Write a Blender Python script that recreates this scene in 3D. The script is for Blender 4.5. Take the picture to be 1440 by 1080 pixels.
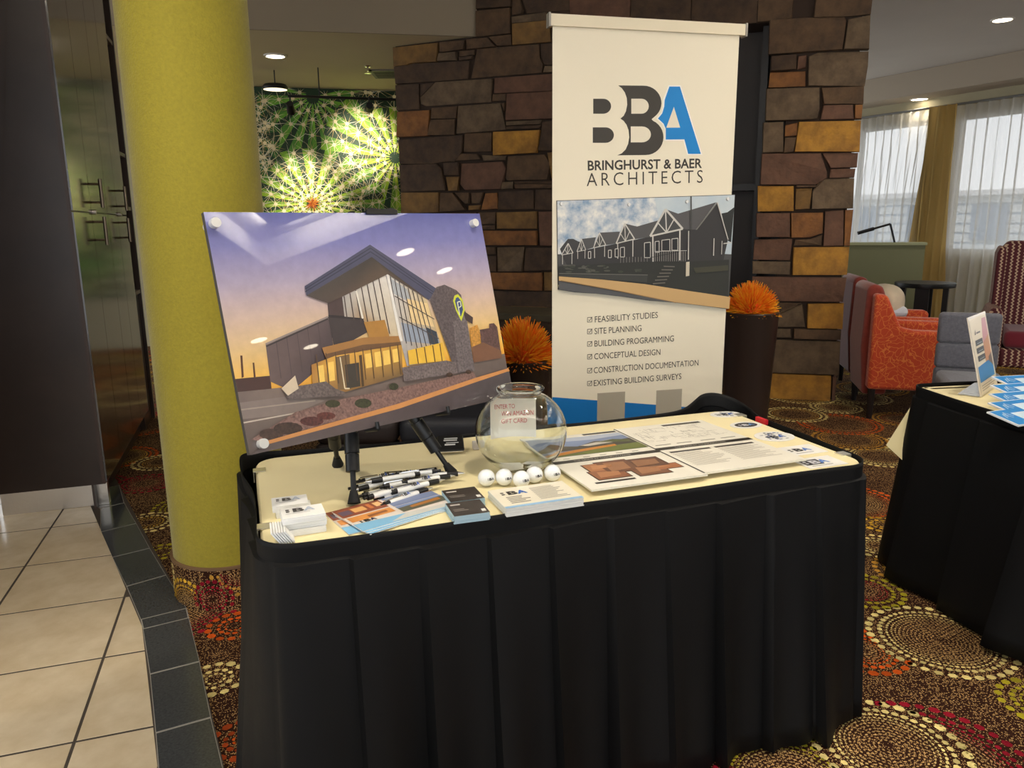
import bpy, bmesh, math, random
import numpy as np
from mathutils import Vector, Matrix
random.seed(7)
for o in list(bpy.data.objects): bpy.data.objects.remove(o)
SC = bpy.context.scene
COL = SC.collection

# ------------------------------------------------------------------ camera
F_PX, PITCH, ROLL, CAM_H = 1065.74, .2090, -.0098, 1.3854
_c, _s = math.cos(PITCH), math.sin(PITCH)
FWD = np.array([0, _c, -_s]); _u0 = np.array([0, _s, _c]); _r0 = np.array([1., 0, 0])
RT = _r0*math.cos(ROLL)+_u0*math.sin(ROLL); UPV = -_r0*math.sin(ROLL)+_u0*math.cos(ROLL)
CAM = np.array([0, 0, CAM_H])
cam = bpy.data.cameras.new('camera'); camo = bpy.data.objects.new('camera', cam); COL.objects.link(camo)
cam.sensor_fit = 'HORIZONTAL'; cam.sensor_width = 36; cam.lens = 36*F_PX/1440; cam.clip_start = .05
_m = Matrix.Identity(4)
for i in range(3):
    _m[i][0] = RT[i]; _m[i][1] = UPV[i]; _m[i][2] = -FWD[i]; _m[i][3] = CAM[i]
camo.matrix_world = _m
SC.camera = camo

# ------------------------------------------------------------------ world, exposure
wd = bpy.data.worlds.new('overcast_sky'); SC.world = wd; wd.use_nodes = True
bg = wd.node_tree.nodes['Background']; bg.inputs[0].default_value = (.93, .965, 1.0, 1); bg.inputs[1].default_value = 1.45
vs = SC.view_settings; vs.view_transform = 'Standard'; vs.look = 'None'; vs.exposure = 0.4; vs.gamma = 1; vs.use_curve_mapping = False
ZC, ZL, ZS = 3.3, 2.95, 3.09           # main ceiling, lower ceiling by the mural, dropped soffit on the right
FX, FY = 3.75, .38                     # edges of that soffit
SPOT_W = 85
# recessed downlights: x, y, z, power factor, label
DOWN = [(-2.196, 7.616, ZL, .35, 'round recessed ceiling light in front of the cactus mural'),
        (4.855, 8.017, ZC, .6, 'round recessed ceiling light nearest the top right corner'),
        (0.55, 1.25, ZC, .9, 'recessed ceiling light above the front of the display table'),
        (-1.3, 1.3, ZC, .8, 'recessed ceiling light above the beige floor tiles'),
        (1.9, 2.6, ZC, .8, 'recessed ceiling light above the second skirted table'),
        (2.6, 4.6, ZC, .5, 'recessed ceiling light above the orange armchairs'),
        (4.543, 1.391, ZS, .5, 'recessed soffit light, inner one of the nearer pair'), (5.448, 1.611, ZS, .5, 'recessed soffit light, outer one of the nearer pair'),
        (5.474, -.46, ZS, .5, 'recessed soffit light, inner one of the pair behind'), (6.369, -.207, ZS, .5, 'recessed soffit light, outer one of the pair behind')]

# ------------------------------------------------------------------ helpers
def ray(x, y): return FWD+RT*((x-720)/F_PX)-UPV*((y-540)/F_PX)
def atz(x, y, z): d = ray(x, y); return CAM+d*((z-CAM_H)/d[2])
def atD(x, y, D): d = ray(x, y); return CAM+d*(D/d[1])
def lin(c): return tuple((v/255/12.92 if v/255 <= .04045 else ((v/255+.055)/1.055)**2.4) for v in c[:3])
class Frame:
    def __init__(s, O, ex, ey):
        s.O = np.array(O, float); s.ex = np.array(ex, float)/np.linalg.norm(ex)
        ey = np.array(ey, float); ey = ey-s.ex*(ey@s.ex); s.ey = ey/np.linalg.norm(ey); s.n = np.cross(s.ex, s.ey)
    def p(s, u, v, w=0): return s.O+s.ex*u+s.ey*v+s.n*w
    def uv(s, px, py):
        d = ray(px, py); X = CAM+d*(((s.O-CAM)@s.n)/(d@s.n))-s.O
        return (X@s.ex, X@s.ey)

WL = {}
def reg(o, loc): WL[o.name] = np.array(loc, float)
def tag(o, label=None, cat=None, group=None, kind=None):
    if label: o['label'] = label
    if cat: o['category'] = cat
    if group: o['group'] = group
    if kind: o['kind'] = kind
    return o
def empty(name, loc, label=None, cat=None, group=None, kind=None):
    o = bpy.data.objects.new(name, None); COL.objects.link(o); o.location = loc; o.empty_display_size = .05
    reg(o, loc); return tag(o, label, cat, group, kind)
class MB:
    def __init__(s): s.v = []; s.f = []; s.m = []; s.c = []
    def add(s, vs, fs, mi=0, col=None):
        b = len(s.v); s.v += [tuple(map(float, v)) for v in vs]
        for f in fs: s.f.append([b+i for i in f]); s.m.append(mi); s.c.append(col)
        return s
    def box(s, c, size, rz=0, mi=0, R=None, col=None):
        hx, hy, hz = size[0]/2, size[1]/2, size[2]/2
        M = R if R is not None else np.array([[math.cos(rz), -math.sin(rz), 0], [math.sin(rz), math.cos(rz), 0], [0, 0, 1]])
        vs = [np.array(c)+M@np.array([x*hx, y*hy, z*hz]) for x in (-1, 1) for y in (-1, 1) for z in (-1, 1)]
        return s.add(vs, [(0, 1, 3, 2), (4, 6, 7, 5), (0, 4, 5, 1), (2, 3, 7, 6), (0, 2, 6, 4), (1, 5, 7, 3)], mi, col)
    def prism(s, pts, z0, z1, mi=0, cap=True, ch=0, col=None):   # vertical prism over a 2D outline, optional top chamfer
        n = len(pts); P = [(p[0], p[1], z0) for p in pts]+[(p[0], p[1], z1-ch) for p in pts]
        fs = [(i, (i+1) % n, n+(i+1) % n, n+i) for i in range(n)]
        if ch:
            cx, cy = np.mean(np.array(pts), 0); 
            for p in pts:
                d = math.hypot(p[0]-cx, p[1]-cy); k = max(0, 1-ch/d); P.append((cx+(p[0]-cx)*k, cy+(p[1]-cy)*k, z1))
            fs += [(n+i, n+(i+1) % n, 2*n+(i+1) % n, 2*n+i) for i in range(n)]; top = 2*n
        else: top = n
        if cap: fs += [tuple(range(top, top+n)), tuple(reversed(range(n)))]
        return s.add(P, fs, mi, col)
    def tube(s, a, b, r0, r1=None, n=12, mi=0, cap=True, col=None):
        a = np.array(a, float); b = np.array(b, float); r1 = r0 if r1 is None else r1
        d = b-a; d = d/np.linalg.norm(d); t = np.array([0, 0, 1.]) if abs(d[2]) < .9 else np.array([1., 0, 0])
        x = np.cross(d, t); x /= np.linalg.norm(x); y = np.cross(d, x)
        vs = []
        for c, r in ((a, r0), (b, r1)):
            for i in range(n):
                q = 2*math.pi*i/n; vs.append(c+x*math.cos(q)*r+y*math.sin(q)*r)
        fs = [(i, n+i, n+(i+1) % n, (i+1) % n) for i in range(n)]
        if cap: fs += [tuple(range(n)), tuple(reversed(range(n, 2*n)))]
        return s.add(vs, fs, mi, col)
    def lathe(s, c, prof, n=32, mi=0, closed=False):    # prof: (r, z)
        vs = []; m = len(prof)
        for r, z in prof:
            for i in range(n):
                q = 2*math.pi*i/n; vs.append((c[0]+r*math.cos(q), c[1]+r*math.sin(q), c[2]+z))
        fs = []
        for j in range(m if closed else m-1):
            k = (j+1) % m
            for i in range(n): fs.append((j*n+i, j*n+(i+1) % n, k*n+(i+1) % n, k*n+i))
        return s.add(vs, fs, mi)
    def rbox(s, c, size, r, rz=0, mi=0, n=4, R=None):  # rounded box (superellipsoid-like via rounded corners)
        hx, hy, hz = [v/2 for v in size]; r = min(r, hx, hy, hz)
        M = R if R is not None else np.array([[math.cos(rz), -math.sin(rz), 0], [math.sin(rz), math.cos(rz), 0], [0, 0, 1]])
        vs = []; N = 4*(n+1); st = []
        for j in range(2*(n+1)):
            if j <= n: ph = -math.pi/2+math.pi/2*j/n; zc = -hz+r
            else: ph = math.pi/2*(j-n-1)/n; zc = hz-r
            rr = r*math.cos(ph); z = zc+r*math.sin(ph)
            for k in range(4):
                for i in range(n+1):
                    a = math.pi/2*k+math.pi/2*i/n
                    cx = (hx-r)*(1 if k in (0, 3) else -1); cy = (hy-r)*(1 if k in (0, 1) else -1)
                    vs.append(np.array(c)+M@np.array([cx+rr*math.cos(a), cy+rr*math.sin(a), z]))
        fs = []; J = 2*(n+1)
        for j in range(J-1):
            for i in range(N): fs.append((j*N+i, j*N+(i+1) % N, (j+1)*N+(i+1) % N, (j+1)*N+i))
        fs += [tuple(reversed(range(N))), tuple(range((J-1)*N, J*N))]
        return s.add(vs, fs, mi)
    def build(s, name, mats, parent=None, smooth=False, label=None, cat=None, group=None, kind=None, origin=None):
        V = np.array(s.v, float)
        if origin is None:
            lo, hi = V.min(0), V.max(0); origin = np.array([(lo[0]+hi[0])/2, (lo[1]+hi[1])/2, lo[2]])
        origin = np.array(origin, float)
        me = bpy.data.meshes.new(name); me.from_pydata([tuple(v) for v in (V-origin)], [], s.f)
        for m in (mats if isinstance(mats, (list, tuple)) else [mats]): me.materials.append(m)
        me.polygons.foreach_set('material_index', s.m)
        if any(c is not None for c in s.c):
            at = me.color_attributes.new('Col', 'FLOAT_COLOR', 'CORNER'); data = []
            for f, c in zip(s.f, s.c):
                if c is None: c = (200, 200, 200)
                if isinstance(c[0], (tuple, list)): data += [lin(q)+(1.,) for q in c]
                else: data += [lin(c)+(1.,)]*len(f)
            at.data.foreach_set('color', np.array(data, 'f').ravel())
        if smooth:
            me.polygons.foreach_set('use_smooth', [True]*len(s.f))
            if smooth != 'all': me.set_sharp_from_angle(angle=math.radians(38))
        me.update()
        o = bpy.data.objects.new(name, me); COL.objects.link(o); reg(o, origin)
        if parent is not None: o.parent = parent; o.location = origin-WL[parent.name]
        else: o.location = origin
        return tag(o, label, cat, group, kind)
def copy_tree(o, parent=None):
    c = o.copy(); COL.objects.link(c); c.parent = parent
    if o.name in WL: WL[c.name] = WL[o.name]
    for ch in list(o.children): copy_tree(ch, c)
    return c

_mats = {}
def M(name, rgb, rough=.55, metal=0, noise=None, bump=None, spec=.5, coat=0, attr=False, sheen=0, trans=0, ior=1.45, emis=None, rgb2=None, coatr=.03):
    if name in _mats: return _mats[name]
    m = bpy.data.materials.new(name); _mats[name] = m; m.use_nodes = True; nt = m.node_tree; N = nt.nodes; L = nt.links
    b = N['Principled BSDF']; b.inputs['Roughness'].default_value = rough; b.inputs['Metallic'].default_value = metal
    b.inputs['Specular IOR Level'].default_value = spec; b.inputs['IOR'].default_value = ior
    b.inputs['Coat Weight'].default_value = coat; b.inputs['Coat IOR'].default_value = 1.7 if coat >= 1 else 1.5; b.inputs['Coat Roughness'].default_value = coatr
    b.inputs['Sheen Weight'].default_value = sheen; b.inputs['Transmission Weight'].default_value = trans
    c1 = lin(rgb)+(1,); b.inputs['Base Color'].default_value = c1
    tc = N.new('ShaderNodeTexCoord')
    src = None
    if attr:
        a = N.new('ShaderNodeVertexColor'); a.layer_name = 'Col'; src = a.outputs[0]
    if noise or rgb2:
        sc, amt = noise or (6, .3)
        n = N.new('ShaderNodeTexNoise'); n.inputs['Scale'].default_value = sc; n.inputs['Detail'].default_value = 5; n.inputs['Roughness'].default_value = .6
        L.new(tc.outputs['Object'], n.inputs['Vector'])
        mr = N.new('ShaderNodeMapRange'); mr.inputs[1].default_value = .3; mr.inputs[2].default_value = .7; L.new(n.outputs[0], mr.inputs[0])
        if rgb2:
            mx = N.new('ShaderNodeMix'); mx.data_type = 'RGBA'; mx.inputs[6].default_value = c1; mx.inputs[7].default_value = lin(rgb2)+(1,)
            L.new(mr.outputs[0], mx.inputs[0]); src = mx.outputs[2]
        else:
            mr.inputs[3].default_value = 1-amt; mr.inputs[4].default_value = 1+amt
            mx = N.new('ShaderNodeMix'); mx.data_type = 'RGBA'; mx.blend_type = 'MULTIPLY'; mx.inputs[0].default_value = 1
            mx.inputs[6].default_value = c1
            if src is not None: L.new(src, mx.inputs[6])
            L.new(mr.outputs[0], mx.inputs[7]); src = mx.outputs[2]
    if src is not None: L.new(src, b.inputs['Base Color'])
    if bump:
        sc, st = bump; n2 = N.new('ShaderNodeTexNoise'); n2.inputs['Scale'].default_value = sc; n2.inputs['Detail'].default_value = 6
        L.new(tc.outputs['Object'], n2.inputs['Vector']); bp = N.new('ShaderNodeBump'); bp.inputs['Strength'].default_value = st; bp.inputs['Distance'].default_value = .01
        L.new(n2.outputs[0], bp.inputs['Height']); L.new(bp.outputs[0], b.inputs['Normal'])
    if emis:
        b.inputs['Emission Color'].default_value = lin(emis[0])+(1,); b.inputs['Emission Strength'].default_value = emis[1]
    return m

_tx = {}
def text2d(body, bold=0, space=1.0):
    k = (body, bold, space)
    if k in _tx: return _tx[k]
    cu = bpy.data.curves.new('lettering', 'FONT'); cu.body = body; cu.offset = bold; cu.space_character = space; cu.resolution_u = 3; cu.fill_mode = 'FRONT'
    ob = bpy.data.objects.new('lettering', cu); COL.objects.link(ob); bpy.context.view_layer.update()
    dg = bpy.context.evaluated_depsgraph_get(); me = bpy.data.meshes.new_from_object(ob.evaluated_get(dg))
    V = np.array([v.co[:2] for v in me.vertices]) if len(me.vertices) else np.zeros((0, 2)); Fc = [tuple(p.vertices) for p in me.polygons]
    bpy.data.objects.remove(ob); bpy.data.curves.remove(cu); bpy.data.meshes.remove(me)
    _tx[k] = (V, Fc); return _tx[k]
def put_text(mb, fr, body, u, v, w=None, h=None, off=.0006, col=(40, 38, 36), bold=0, space=1.0, rot=0, mi=0):
    """lettering on a plane: lower-left at (u, v), fitted to width w and cap height h"""
    V, Fc = text2d(body, bold, space)
    if not len(V): return
    lo, hi = V.min(0), V.max(0); sx = w/(hi[0]-lo[0]) if w else None; sy = h/(hi[1]-lo[1]) if h else None
    sx = sx or sy; sy = sy or sx
    c, s = math.cos(rot), math.sin(rot); out = []
    for q in V:
        a, b = (q[0]-lo[0])*sx, (q[1]-lo[1])*sy; out.append(fr.p(u+a*c-b*s, v+a*s+b*c, off))
    mb.add(out, Fc, mi, col)
def poly(mb, fr, pts, col, off, mi=0): mb.add([fr.p(u, v, off) for u, v in pts], [tuple(range(len(pts)))], mi, col)
def ell(cx, cy, rx, ry, n=20, a0=0, a1=2*math.pi):
    return [(cx+rx*math.cos(a0+(a1-a0)*i/n), cy+ry*math.sin(a0+(a1-a0)*i/n)) for i in range(n if abs(a1-a0-2*math.pi) < 1e-6 else n+1)]

# ------------------------------------------------------------------ shared materials
m_ceil = M('ceiling_paint', (205, 200, 192), .9, noise=(1.2, .03))
m_low = M('lower_ceiling_paint', (214, 200, 164), .9, noise=(1.2, .03))
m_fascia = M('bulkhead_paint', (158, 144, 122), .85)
m_tan = M('window_bulkhead_paint', (178, 166, 148), .85)
m_wall = M('wall_paint', (176, 168, 140), .85, noise=(2, .04))
m_wood = M('espresso_wood', (72, 57, 49), .32, rgb2=(58, 46, 40), noise=(3, .2), coat=.25, coatr=.25)
m_doorw = M('glossy_espresso_doors', (58, 47, 38), .18, rgb2=(48, 38, 32), noise=(3, .2), coat=.8, coatr=.12)
m_steel = M('brushed_steel', (205, 198, 188), .3, 1, bump=(60, .05))
m_bronze = M('dark_nickel', (128, 114, 96), .3, 1)
m_satin = M('satin_silver', (222, 222, 218), .38, .35)
m_chrome = M('chrome', (225, 225, 225), .14, 1)
m_blackp = M('black_plastic', (18, 18, 19), .38)
m_blackm = M('black_metal', (22, 22, 23), .42)
m_white = M('white_paper', (238, 236, 230), .6)
m_print = M('printed_ink', (255, 255, 255), .55, attr=True)
m_printg = M('gloss_print', (255, 255, 255), .35, attr=True, spec=.6)

# ================================================================== STRUCTURE
# ---- carpet
def carpet_material(name):
    m = bpy.data.materials.new(name); m.use_nodes = True; nt = m.node_tree; N = nt.nodes; L = nt.links; b = N['Principled BSDF']
    b.inputs['Roughness'].default_value = .95; b.inputs['Specular IOR Level'].default_value = .1
    tc = N.new('ShaderNodeTexCoord'); vo = N.new('ShaderNodeTexVoronoi'); vo.inputs['Scale'].default_value = 175; vo.inputs['Randomness'].default_value = .6
    L.new(tc.outputs['Object'], vo.inputs['Vector'])
    lt = N.new('ShaderNodeMath'); lt.operation = 'LESS_THAN'; L.new(vo.outputs['Distance'], lt.inputs[0])
    nz = N.new('ShaderNodeTexNoise'); nz.inputs['Scale'].default_value = 2.2; L.new(tc.outputs['Object'], nz.inputs['Vector'])
    mr = N.new('ShaderNodeMapRange'); mr.inputs[1].default_value = .3; mr.inputs[2].default_value = .7; mr.inputs[3].default_value = .30; mr.inputs[4].default_value = .40
    L.new(nz.outputs[0], mr.inputs[0]); L.new(mr.outputs[0], lt.inputs[1])
    mx = N.new('ShaderNodeMix'); mx.data_type = 'RGBA'; mx.inputs[6].default_value = lin((54, 30, 20))+(1,); mx.inputs[7].default_value = lin((196, 158, 104))+(1,)
    L.new(lt.outputs[0], mx.inputs[0]); L.new(mx.outputs[2], b.inputs['Base Color'])
    n2 = N.new('ShaderNodeTexNoise'); n2.inputs['Scale'].default_value = 320; L.new(tc.outputs['Object'], n2.inputs['Vector'])
    bp = N.new('ShaderNodeBump'); bp.inputs['Strength'].default_value = .5; bp.inputs['Distance'].default_value = .004; L.new(n2.outputs[0], bp.inputs['Height']); L.new(bp.outputs[0], b.inputs['Normal'])
    return m
m_carpet = carpet_material('speckled_brown_carpet')
m_tuft = M('carpet_tufts', (255, 255, 255), .95, attr=True, spec=.1, noise=(60, .18), bump=(300, .4))
b = MB(); b.add([(-9, -3, 0), (9, -3, 0), (9, 13, 0), (-9, 13, 0)], [(0, 1, 2, 3)])
floor = b.build('floor', m_carpet, kind='structure', origin=(0, 0, 0))
CREAM, YEL, ORA, OLI, CRI, GOLD, RUST = (236, 216, 142), (226, 178, 56), (216, 92, 28), (176, 164, 42), (150, 26, 44), (202, 150, 60), (168, 70, 30)
def fl(x, y): return atz(x, y, 0)[:2]
CIR = []   # (x, y, R, colours by ring, priority order = list order)
def circ(px, py, qx, qy, *cols):
    c = fl(px, py); e = fl(qx, qy); CIR.append((c[0], c[1], float(np.hypot(*(e-c))), cols))
random.seed(21)
pal = [(CREAM, CREAM), (YEL, GOLD), (ORA, RUST), (OLI, OLI), (CREAM, YEL), (CRI, CRI), (GOLD, CREAM), (ORA, YEL)]
hand = len(CIR)
HAND = []
def H_(px, py, qx, qy, *cols): c = fl(px, py); e = fl(qx, qy); HAND.append((c[0], c[1], float(np.hypot(*(e-c))), cols))
H_(1310, 1075, 1436, 1062, CRI, CRI, CRI)
H_(1215, 915, 1272, 915, ORA, ORA, RUST)
H_(1470, 990, 1413, 990, OLI, OLI, OLI)
H_(1110, 1100, 1210, 1085, OLI, OLI, CREAM)
H_(1250, 1050, 1148, 1050, CREAM, CREAM, CREAM)
H_(1322, 900, 1420, 905, CREAM, CREAM, CREAM)
H_(985, 1085, 1010, 1065, CRI, CRI)
H_(1215, 830, 1270, 835, OLI, CRI)
H_(1234, 768, 1275, 770, CREAM, CREAM, GOLD)
H_(1190, 705, 1262, 705, ORA, RUST, RUST)
H_(1242, 738, 1215, 738, YEL, YEL)
H_(1238, 642, 1290, 645, CREAM, CREAM, GOLD)
H_(1195, 618, 1245, 618, GOLD, GOLD, GOLD)
H_(1180, 596, 1236, 596, ORA, RUST)
H_(1118, 583, 1160, 583, CREAM, GOLD, GOLD)
H_(1270, 590, 1310, 590, GOLD, RUST)
H_(303, 955, 343, 948, CREAM, CREAM, YEL)
H_(330, 880, 365, 880, ORA, ORA, YEL)
H_(340, 1040, 300, 1040, RUST, ORA)
H_(208, 735, 240, 738, CREAM, YEL, YEL)
H_(228, 776, 246, 780, OLI, OLI)
H_(205, 680, 240, 682, CRI, CRI)
H_(225, 650, 190, 650, CREAM, GOLD)
for _ in range(900):
    x, y = random.uniform(-4.5, 7), random.uniform(-.5, 11.5); R = random.choice([.18, .22, .27, .31])
    if all(math.hypot(x-q[0], y-q[1]) > (R+q[2])*.74 for q in CIR+HAND): CIR.append((x, y, R, random.choice(pal)))
CIR += HAND
def blend(a, c, t): return tuple(a[i]+(c[i]-a[i])*t for i in range(3))
def dots_for(circles, place, keep=lambda x, y: True, scale=1.0, fine=lambda x, y: True):
    mb = MB(); hexa = [(1, 0), (.5, .95), (-.5, .95), (-1, 0), (-.5, -.95), (.5, -.95)]; dia = [(1, 0), (0, 1), (-1, 0), (0, -1)]
    for i, (cx, cy, R, cols) in enumerate(circles):
        over = [q for q in circles[i+1:] if math.hypot(q[0]-cx, q[1]-cy) < q[2]+R+.03]
        r = R; k = 0; step = .037*scale; fn = fine(cx, cy)
        while r > .02*scale and k < (40 if fn else 6):
            n = max(6, int(2*math.pi*r/(step*1.02))); colr = cols[min(k//2, len(cols)-1)]
            if k > 2: colr = blend(colr, (196, 158, 104), min(1, (k-2)*.3))
            lt, lr = (step*.43, step*.33) if k < 2 else (step*.40, step*.24)
            for j in range(n):
                a = 2*math.pi*(j+.5*(k % 2))/n; ca, sa = math.cos(a), math.sin(a); x, y = cx+r*ca, cy+r*sa
                if not keep(x, y): continue
                if any((x-q[0])**2+(y-q[1])**2 < q[2]**2 for q in over): continue
                jt = random.uniform(.85, 1.12); sh = hexa if k < 3 else dia
                pts = [place(x+(-h[0]*lt*sa+h[1]*lr*ca)*jt, y+(h[0]*lt*ca+h[1]*lr*sa)*jt) for h in sh]
                q = random.uniform(.84, 1.08); mb.add(pts, [tuple(range(len(sh)))], 0, tuple(min(255, v*q) for v in colr))
            r -= step*.95 if k == 0 else step*.9; k += 1; step = (.037, .024, .0165, .0135)[min(k, 3)]*scale
    return mb
mb = dots_for(CIR, lambda x, y: (x, y, .0012), fine=lambda x, y: math.hypot(x, y) < 4.3); mb.build('carpet_tuft_rings', m_tuft, floor, kind='stuff')

# ---- tiled floor with dark granite border
TA = .3207; dA = np.array([-math.sin(TA), math.cos(TA)]); dB = np.array([math.cos(TA), math.sin(TA)])
inner = [np.array(p) for p in ((-2.62, 4.32), (-1.314, 2.442), (-.936, 1.733), (-.75, 1.15), (-.7, .2))]
outer = [np.array(p) for p in ((-2.44, 4.36), (-1.208, 2.566), (-.762, 1.731), (-.56, 1.10), (-.5, .2))]
def clip(pts, a, b):   # keep the part of a polygon left of a->b
    out = []; n = len(pts); side = lambda p: (b[0]-a[0])*(p[1]-a[1])-(b[1]-a[1])*(p[0]-a[0])
    for i in range(n):
        p, q = pts[i], pts[(i+1) % n]; sp, sq = side(p), side(q)
        if sp >= 0: out.append(p)
        if sp*sq < 0: out.append(p+(q-p)*(sp/(sp-sq)))
    return out
def area(pts): return .5*abs(sum(pts[i][0]*pts[(i+1) % len(pts)][1]-pts[(i+1) % len(pts)][0]*pts[i][1] for i in range(len(pts)))) if len(pts) > 2 else 0
m_grout = M('dark_grout', (74, 66, 58), .9)
m_tile = M('cream_ceramic_tile', (206, 186, 152), .24, rgb2=(228, 212, 182), noise=(7, .3), bump=(9, .02), coat=.25, coatr=.12)
m_gran = M('dark_granite', (56, 58, 60), .2, rgb2=(74, 77, 79), noise=(140, .3), coat=.3, coatr=.06)
b = MB()
ring = [outer[0]]+outer[1:]+[np.array((-.5, -1.2)), np.array((-5.5, -1.2)), np.array((-5.5, 5.2)), np.array((-2.6, 5.2))]
b.prism([tuple(p) for p in ring[::-1]], -.02, .0066)
tfloor = b.build('floor_tiled', m_grout, kind='structure')
T0 = fl(146, 927.5); TS = .437; G = .0085
def tile_piece(pts, name, mat, z):
    if area(pts) < .0015: return
    b = MB(); a = [tuple(p) for p in pts]
    if sum(a[i][0]*a[(i+1) % len(a)][1]-a[(i+1) % len(a)][0]*a[i][1] for i in range(len(a))) < 0: a = a[::-1]
    b.prism(a, .001, z, ch=.0012); b.build(name, mat, tfloor)
for i in range(-9, 4):
    for j in range(-6, 7):
        o = T0+dB*i*TS+dA*j*TS
        if o[1] < -.5: continue
        sq = [o+dB*G/2+dA*G/2, o+dB*(TS-G/2)+dA*G/2, o+dB*(TS-G/2)+dA*(TS-G/2), o+dB*G/2+dA*(TS-G/2)]
        # tile region = right of the inner polyline walked away from camera; polyline bends, so clip against each span in turn
        pieces = sq
        for k in range(len(inner)-1):
            pieces = clip(pieces, inner[k+1], inner[k])
            if len(pieces) < 3: break
        if len(pieces) >= 3: tile_piece(pieces, 'tile', m_tile, .0075)
def lerp_line(line, t): # param by fraction per span
    k = min(int(t), len(line)-2); return line[k]+(line[k+1]-line[k])*(t-k)
cuts_px = [((168, 684), (95, 698)), ((175, 709), (141, 717)), ((192, 738), (142, 750)), ((211, 773), (158, 786)), ((234, 811), (178, 827)), ((263, 858), (198, 874)), ((266, 871), (201, 887)), ((281, 933), (211, 951)), ((297, 1012), (219, 1034)), ((318, 1100), (226, 1125)), ((335, 1190), (236, 1220))]
cuts = [(fl(*a), fl(*c)) for a, c in cuts_px]
b = MB(); b.prism([tuple(p) for p in [c[1] for c in cuts]+[c[0] for c in cuts][::-1]], -.01, .0071); b.build('border_grout', M('pale_grout', (150, 146, 138), .9), tfloor)
for k in range(len(cuts)-1):
    (o0, i0), (o1, i1) = cuts[k], cuts[k+1]
    q = [i0, i1, o1, o0]; c = sum(q)/4; q = [p+(c-p)*min(.06, .004/np.linalg.norm(c-p)) for p in q]
    tile_piece(q, 'border_tile', m_gran, .0078)

# ---- ceilings, bulkheads
def slab(name, x0, x1, y0, y1, z0, z1, mat, **k):
    return MB().box(((x0+x1)/2, (y0+y1)/2, (z0+z1)/2), (x1-x0, y1-y0, z1-z0)).build(name, mat, kind='structure', **k)
slab('ceiling', -6, 9, -3.5, 13, ZC, ZC+.15, m_ceil)
slab('wall_added_right', 9, 9.15, -3.5, 4.0, 0, ZC+.1, m_wall)  # unseen wall, added to keep bright sky out of the poster's reflection
slab('trim_1', FX, 9, -3.5, 4.9, ZS, ZC, m_ceil)                     # dropped soffit to the right
slab('trim_2', -5, FX, -3.5, FY, ZS, ZC, m_ceil)                   # dropped soffit overhead
bl, br = atz(350, 42, ZL)[:2], atz(668, 52, ZL)[:2]; e = (br-bl)/np.linalg.norm(br-bl); nn = np.array([-e[1], e[0]])
q = [bl-e*3, br+e*.05, br+e*1.2+nn*4, bl-e*3+nn*4]
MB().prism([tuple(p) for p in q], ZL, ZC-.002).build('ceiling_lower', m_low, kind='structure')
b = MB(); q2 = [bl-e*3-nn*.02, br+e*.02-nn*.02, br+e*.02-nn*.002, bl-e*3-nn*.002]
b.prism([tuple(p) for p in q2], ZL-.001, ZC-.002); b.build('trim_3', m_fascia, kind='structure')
# window wall line
WA, WB = atz(1220, 112, ZC), atz(1440, 70, ZC); wd_ = (WB-WA)[:2]/np.linalg.norm((WB-WA)[:2]); wn = np.array([wd_[1], -wd_[0]])
if wn@WA[:2] > 0: wn = -wn                                             # wn points into the room
def wp(s, off=0): return WA[:2]+wd_*s+wn*off
def onwin(x, y, off=0):
    d = ray(x, y); O = wp(0, off); n3 = np.array([wn[0], wn[1], 0]); t = ((np.array([O[0], O[1], 0])-CAM)@n3)/(d@n3); X = CAM+d*t
    return float((X[:2]-O)@wd_), float(X[2])
def wslab(mb, s0, s1, o0, o1, z0, z1, mi=0):
    q = [wp(s0, o0), wp(s1, o0), wp(s1, o1), wp(s0, o1)]
    if np.cross(q[1]-q[0], q[2]-q[1]) < 0: q = q[::-1]
    mb.prism([tuple(p) for p in q], z0, z1, mi); return mb
ZB = onwin(1215, 145)[1]; ZT = onwin(1214, 160)[1]
wslab(MB(), -4, 9, 0, -.6, ZB, ZC-.002).build('trim_4', m_tan, kind='structure')    # bulkhead over the windows
SW0, SW1 = onwin(1299, 250, -.5)[0]-.02, onwin(1338, 250, -.5)[0]
b = MB()
OFF = -.5   # the wall proper stands behind the bulkhead face
wslab(b, -4, 9, OFF, OFF-.2, 0, .93); wslab(b, -4, 9, OFF, OFF-.2, 2.72, ZB); wslab(b, SW0, SW1, OFF, OFF-.2, .93, 2.72)
b.build('wall_right', m_wall, kind='structure')
m_frame = M('white_window_frame', (225, 226, 228), .4)
m_glass = M('window_glass', (255, 255, 255), .0, trans=1, ior=1.01)
for nm, s0, s1, n in (('window_1', -3.6, SW0, 4), ('window_2', SW1, 8.4, 6)):
    b = MB(); fo = OFF-.06
    for z in (.93, 2.66): wslab(b, s0, s1, fo+.03, fo-.03, z, z+.06)
    for k in range(n+1):
        s = s0+(s1-s0)*k/n; wslab(b, max(s0, s-.03), min(s1, s+.03), fo+.03, fo-.03, .99, 2.66)
    w = b.build(nm, m_frame, kind='structure')
    for k in range(n):
        a, c = s0+(s1-s0)*k/n, s0+(s1-s0)*(k+1)/n
        wslab(MB(), a+.03, c-.03, fo+.003, fo-.003, .99, 2.66).build('pane', m_glass, w)
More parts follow.
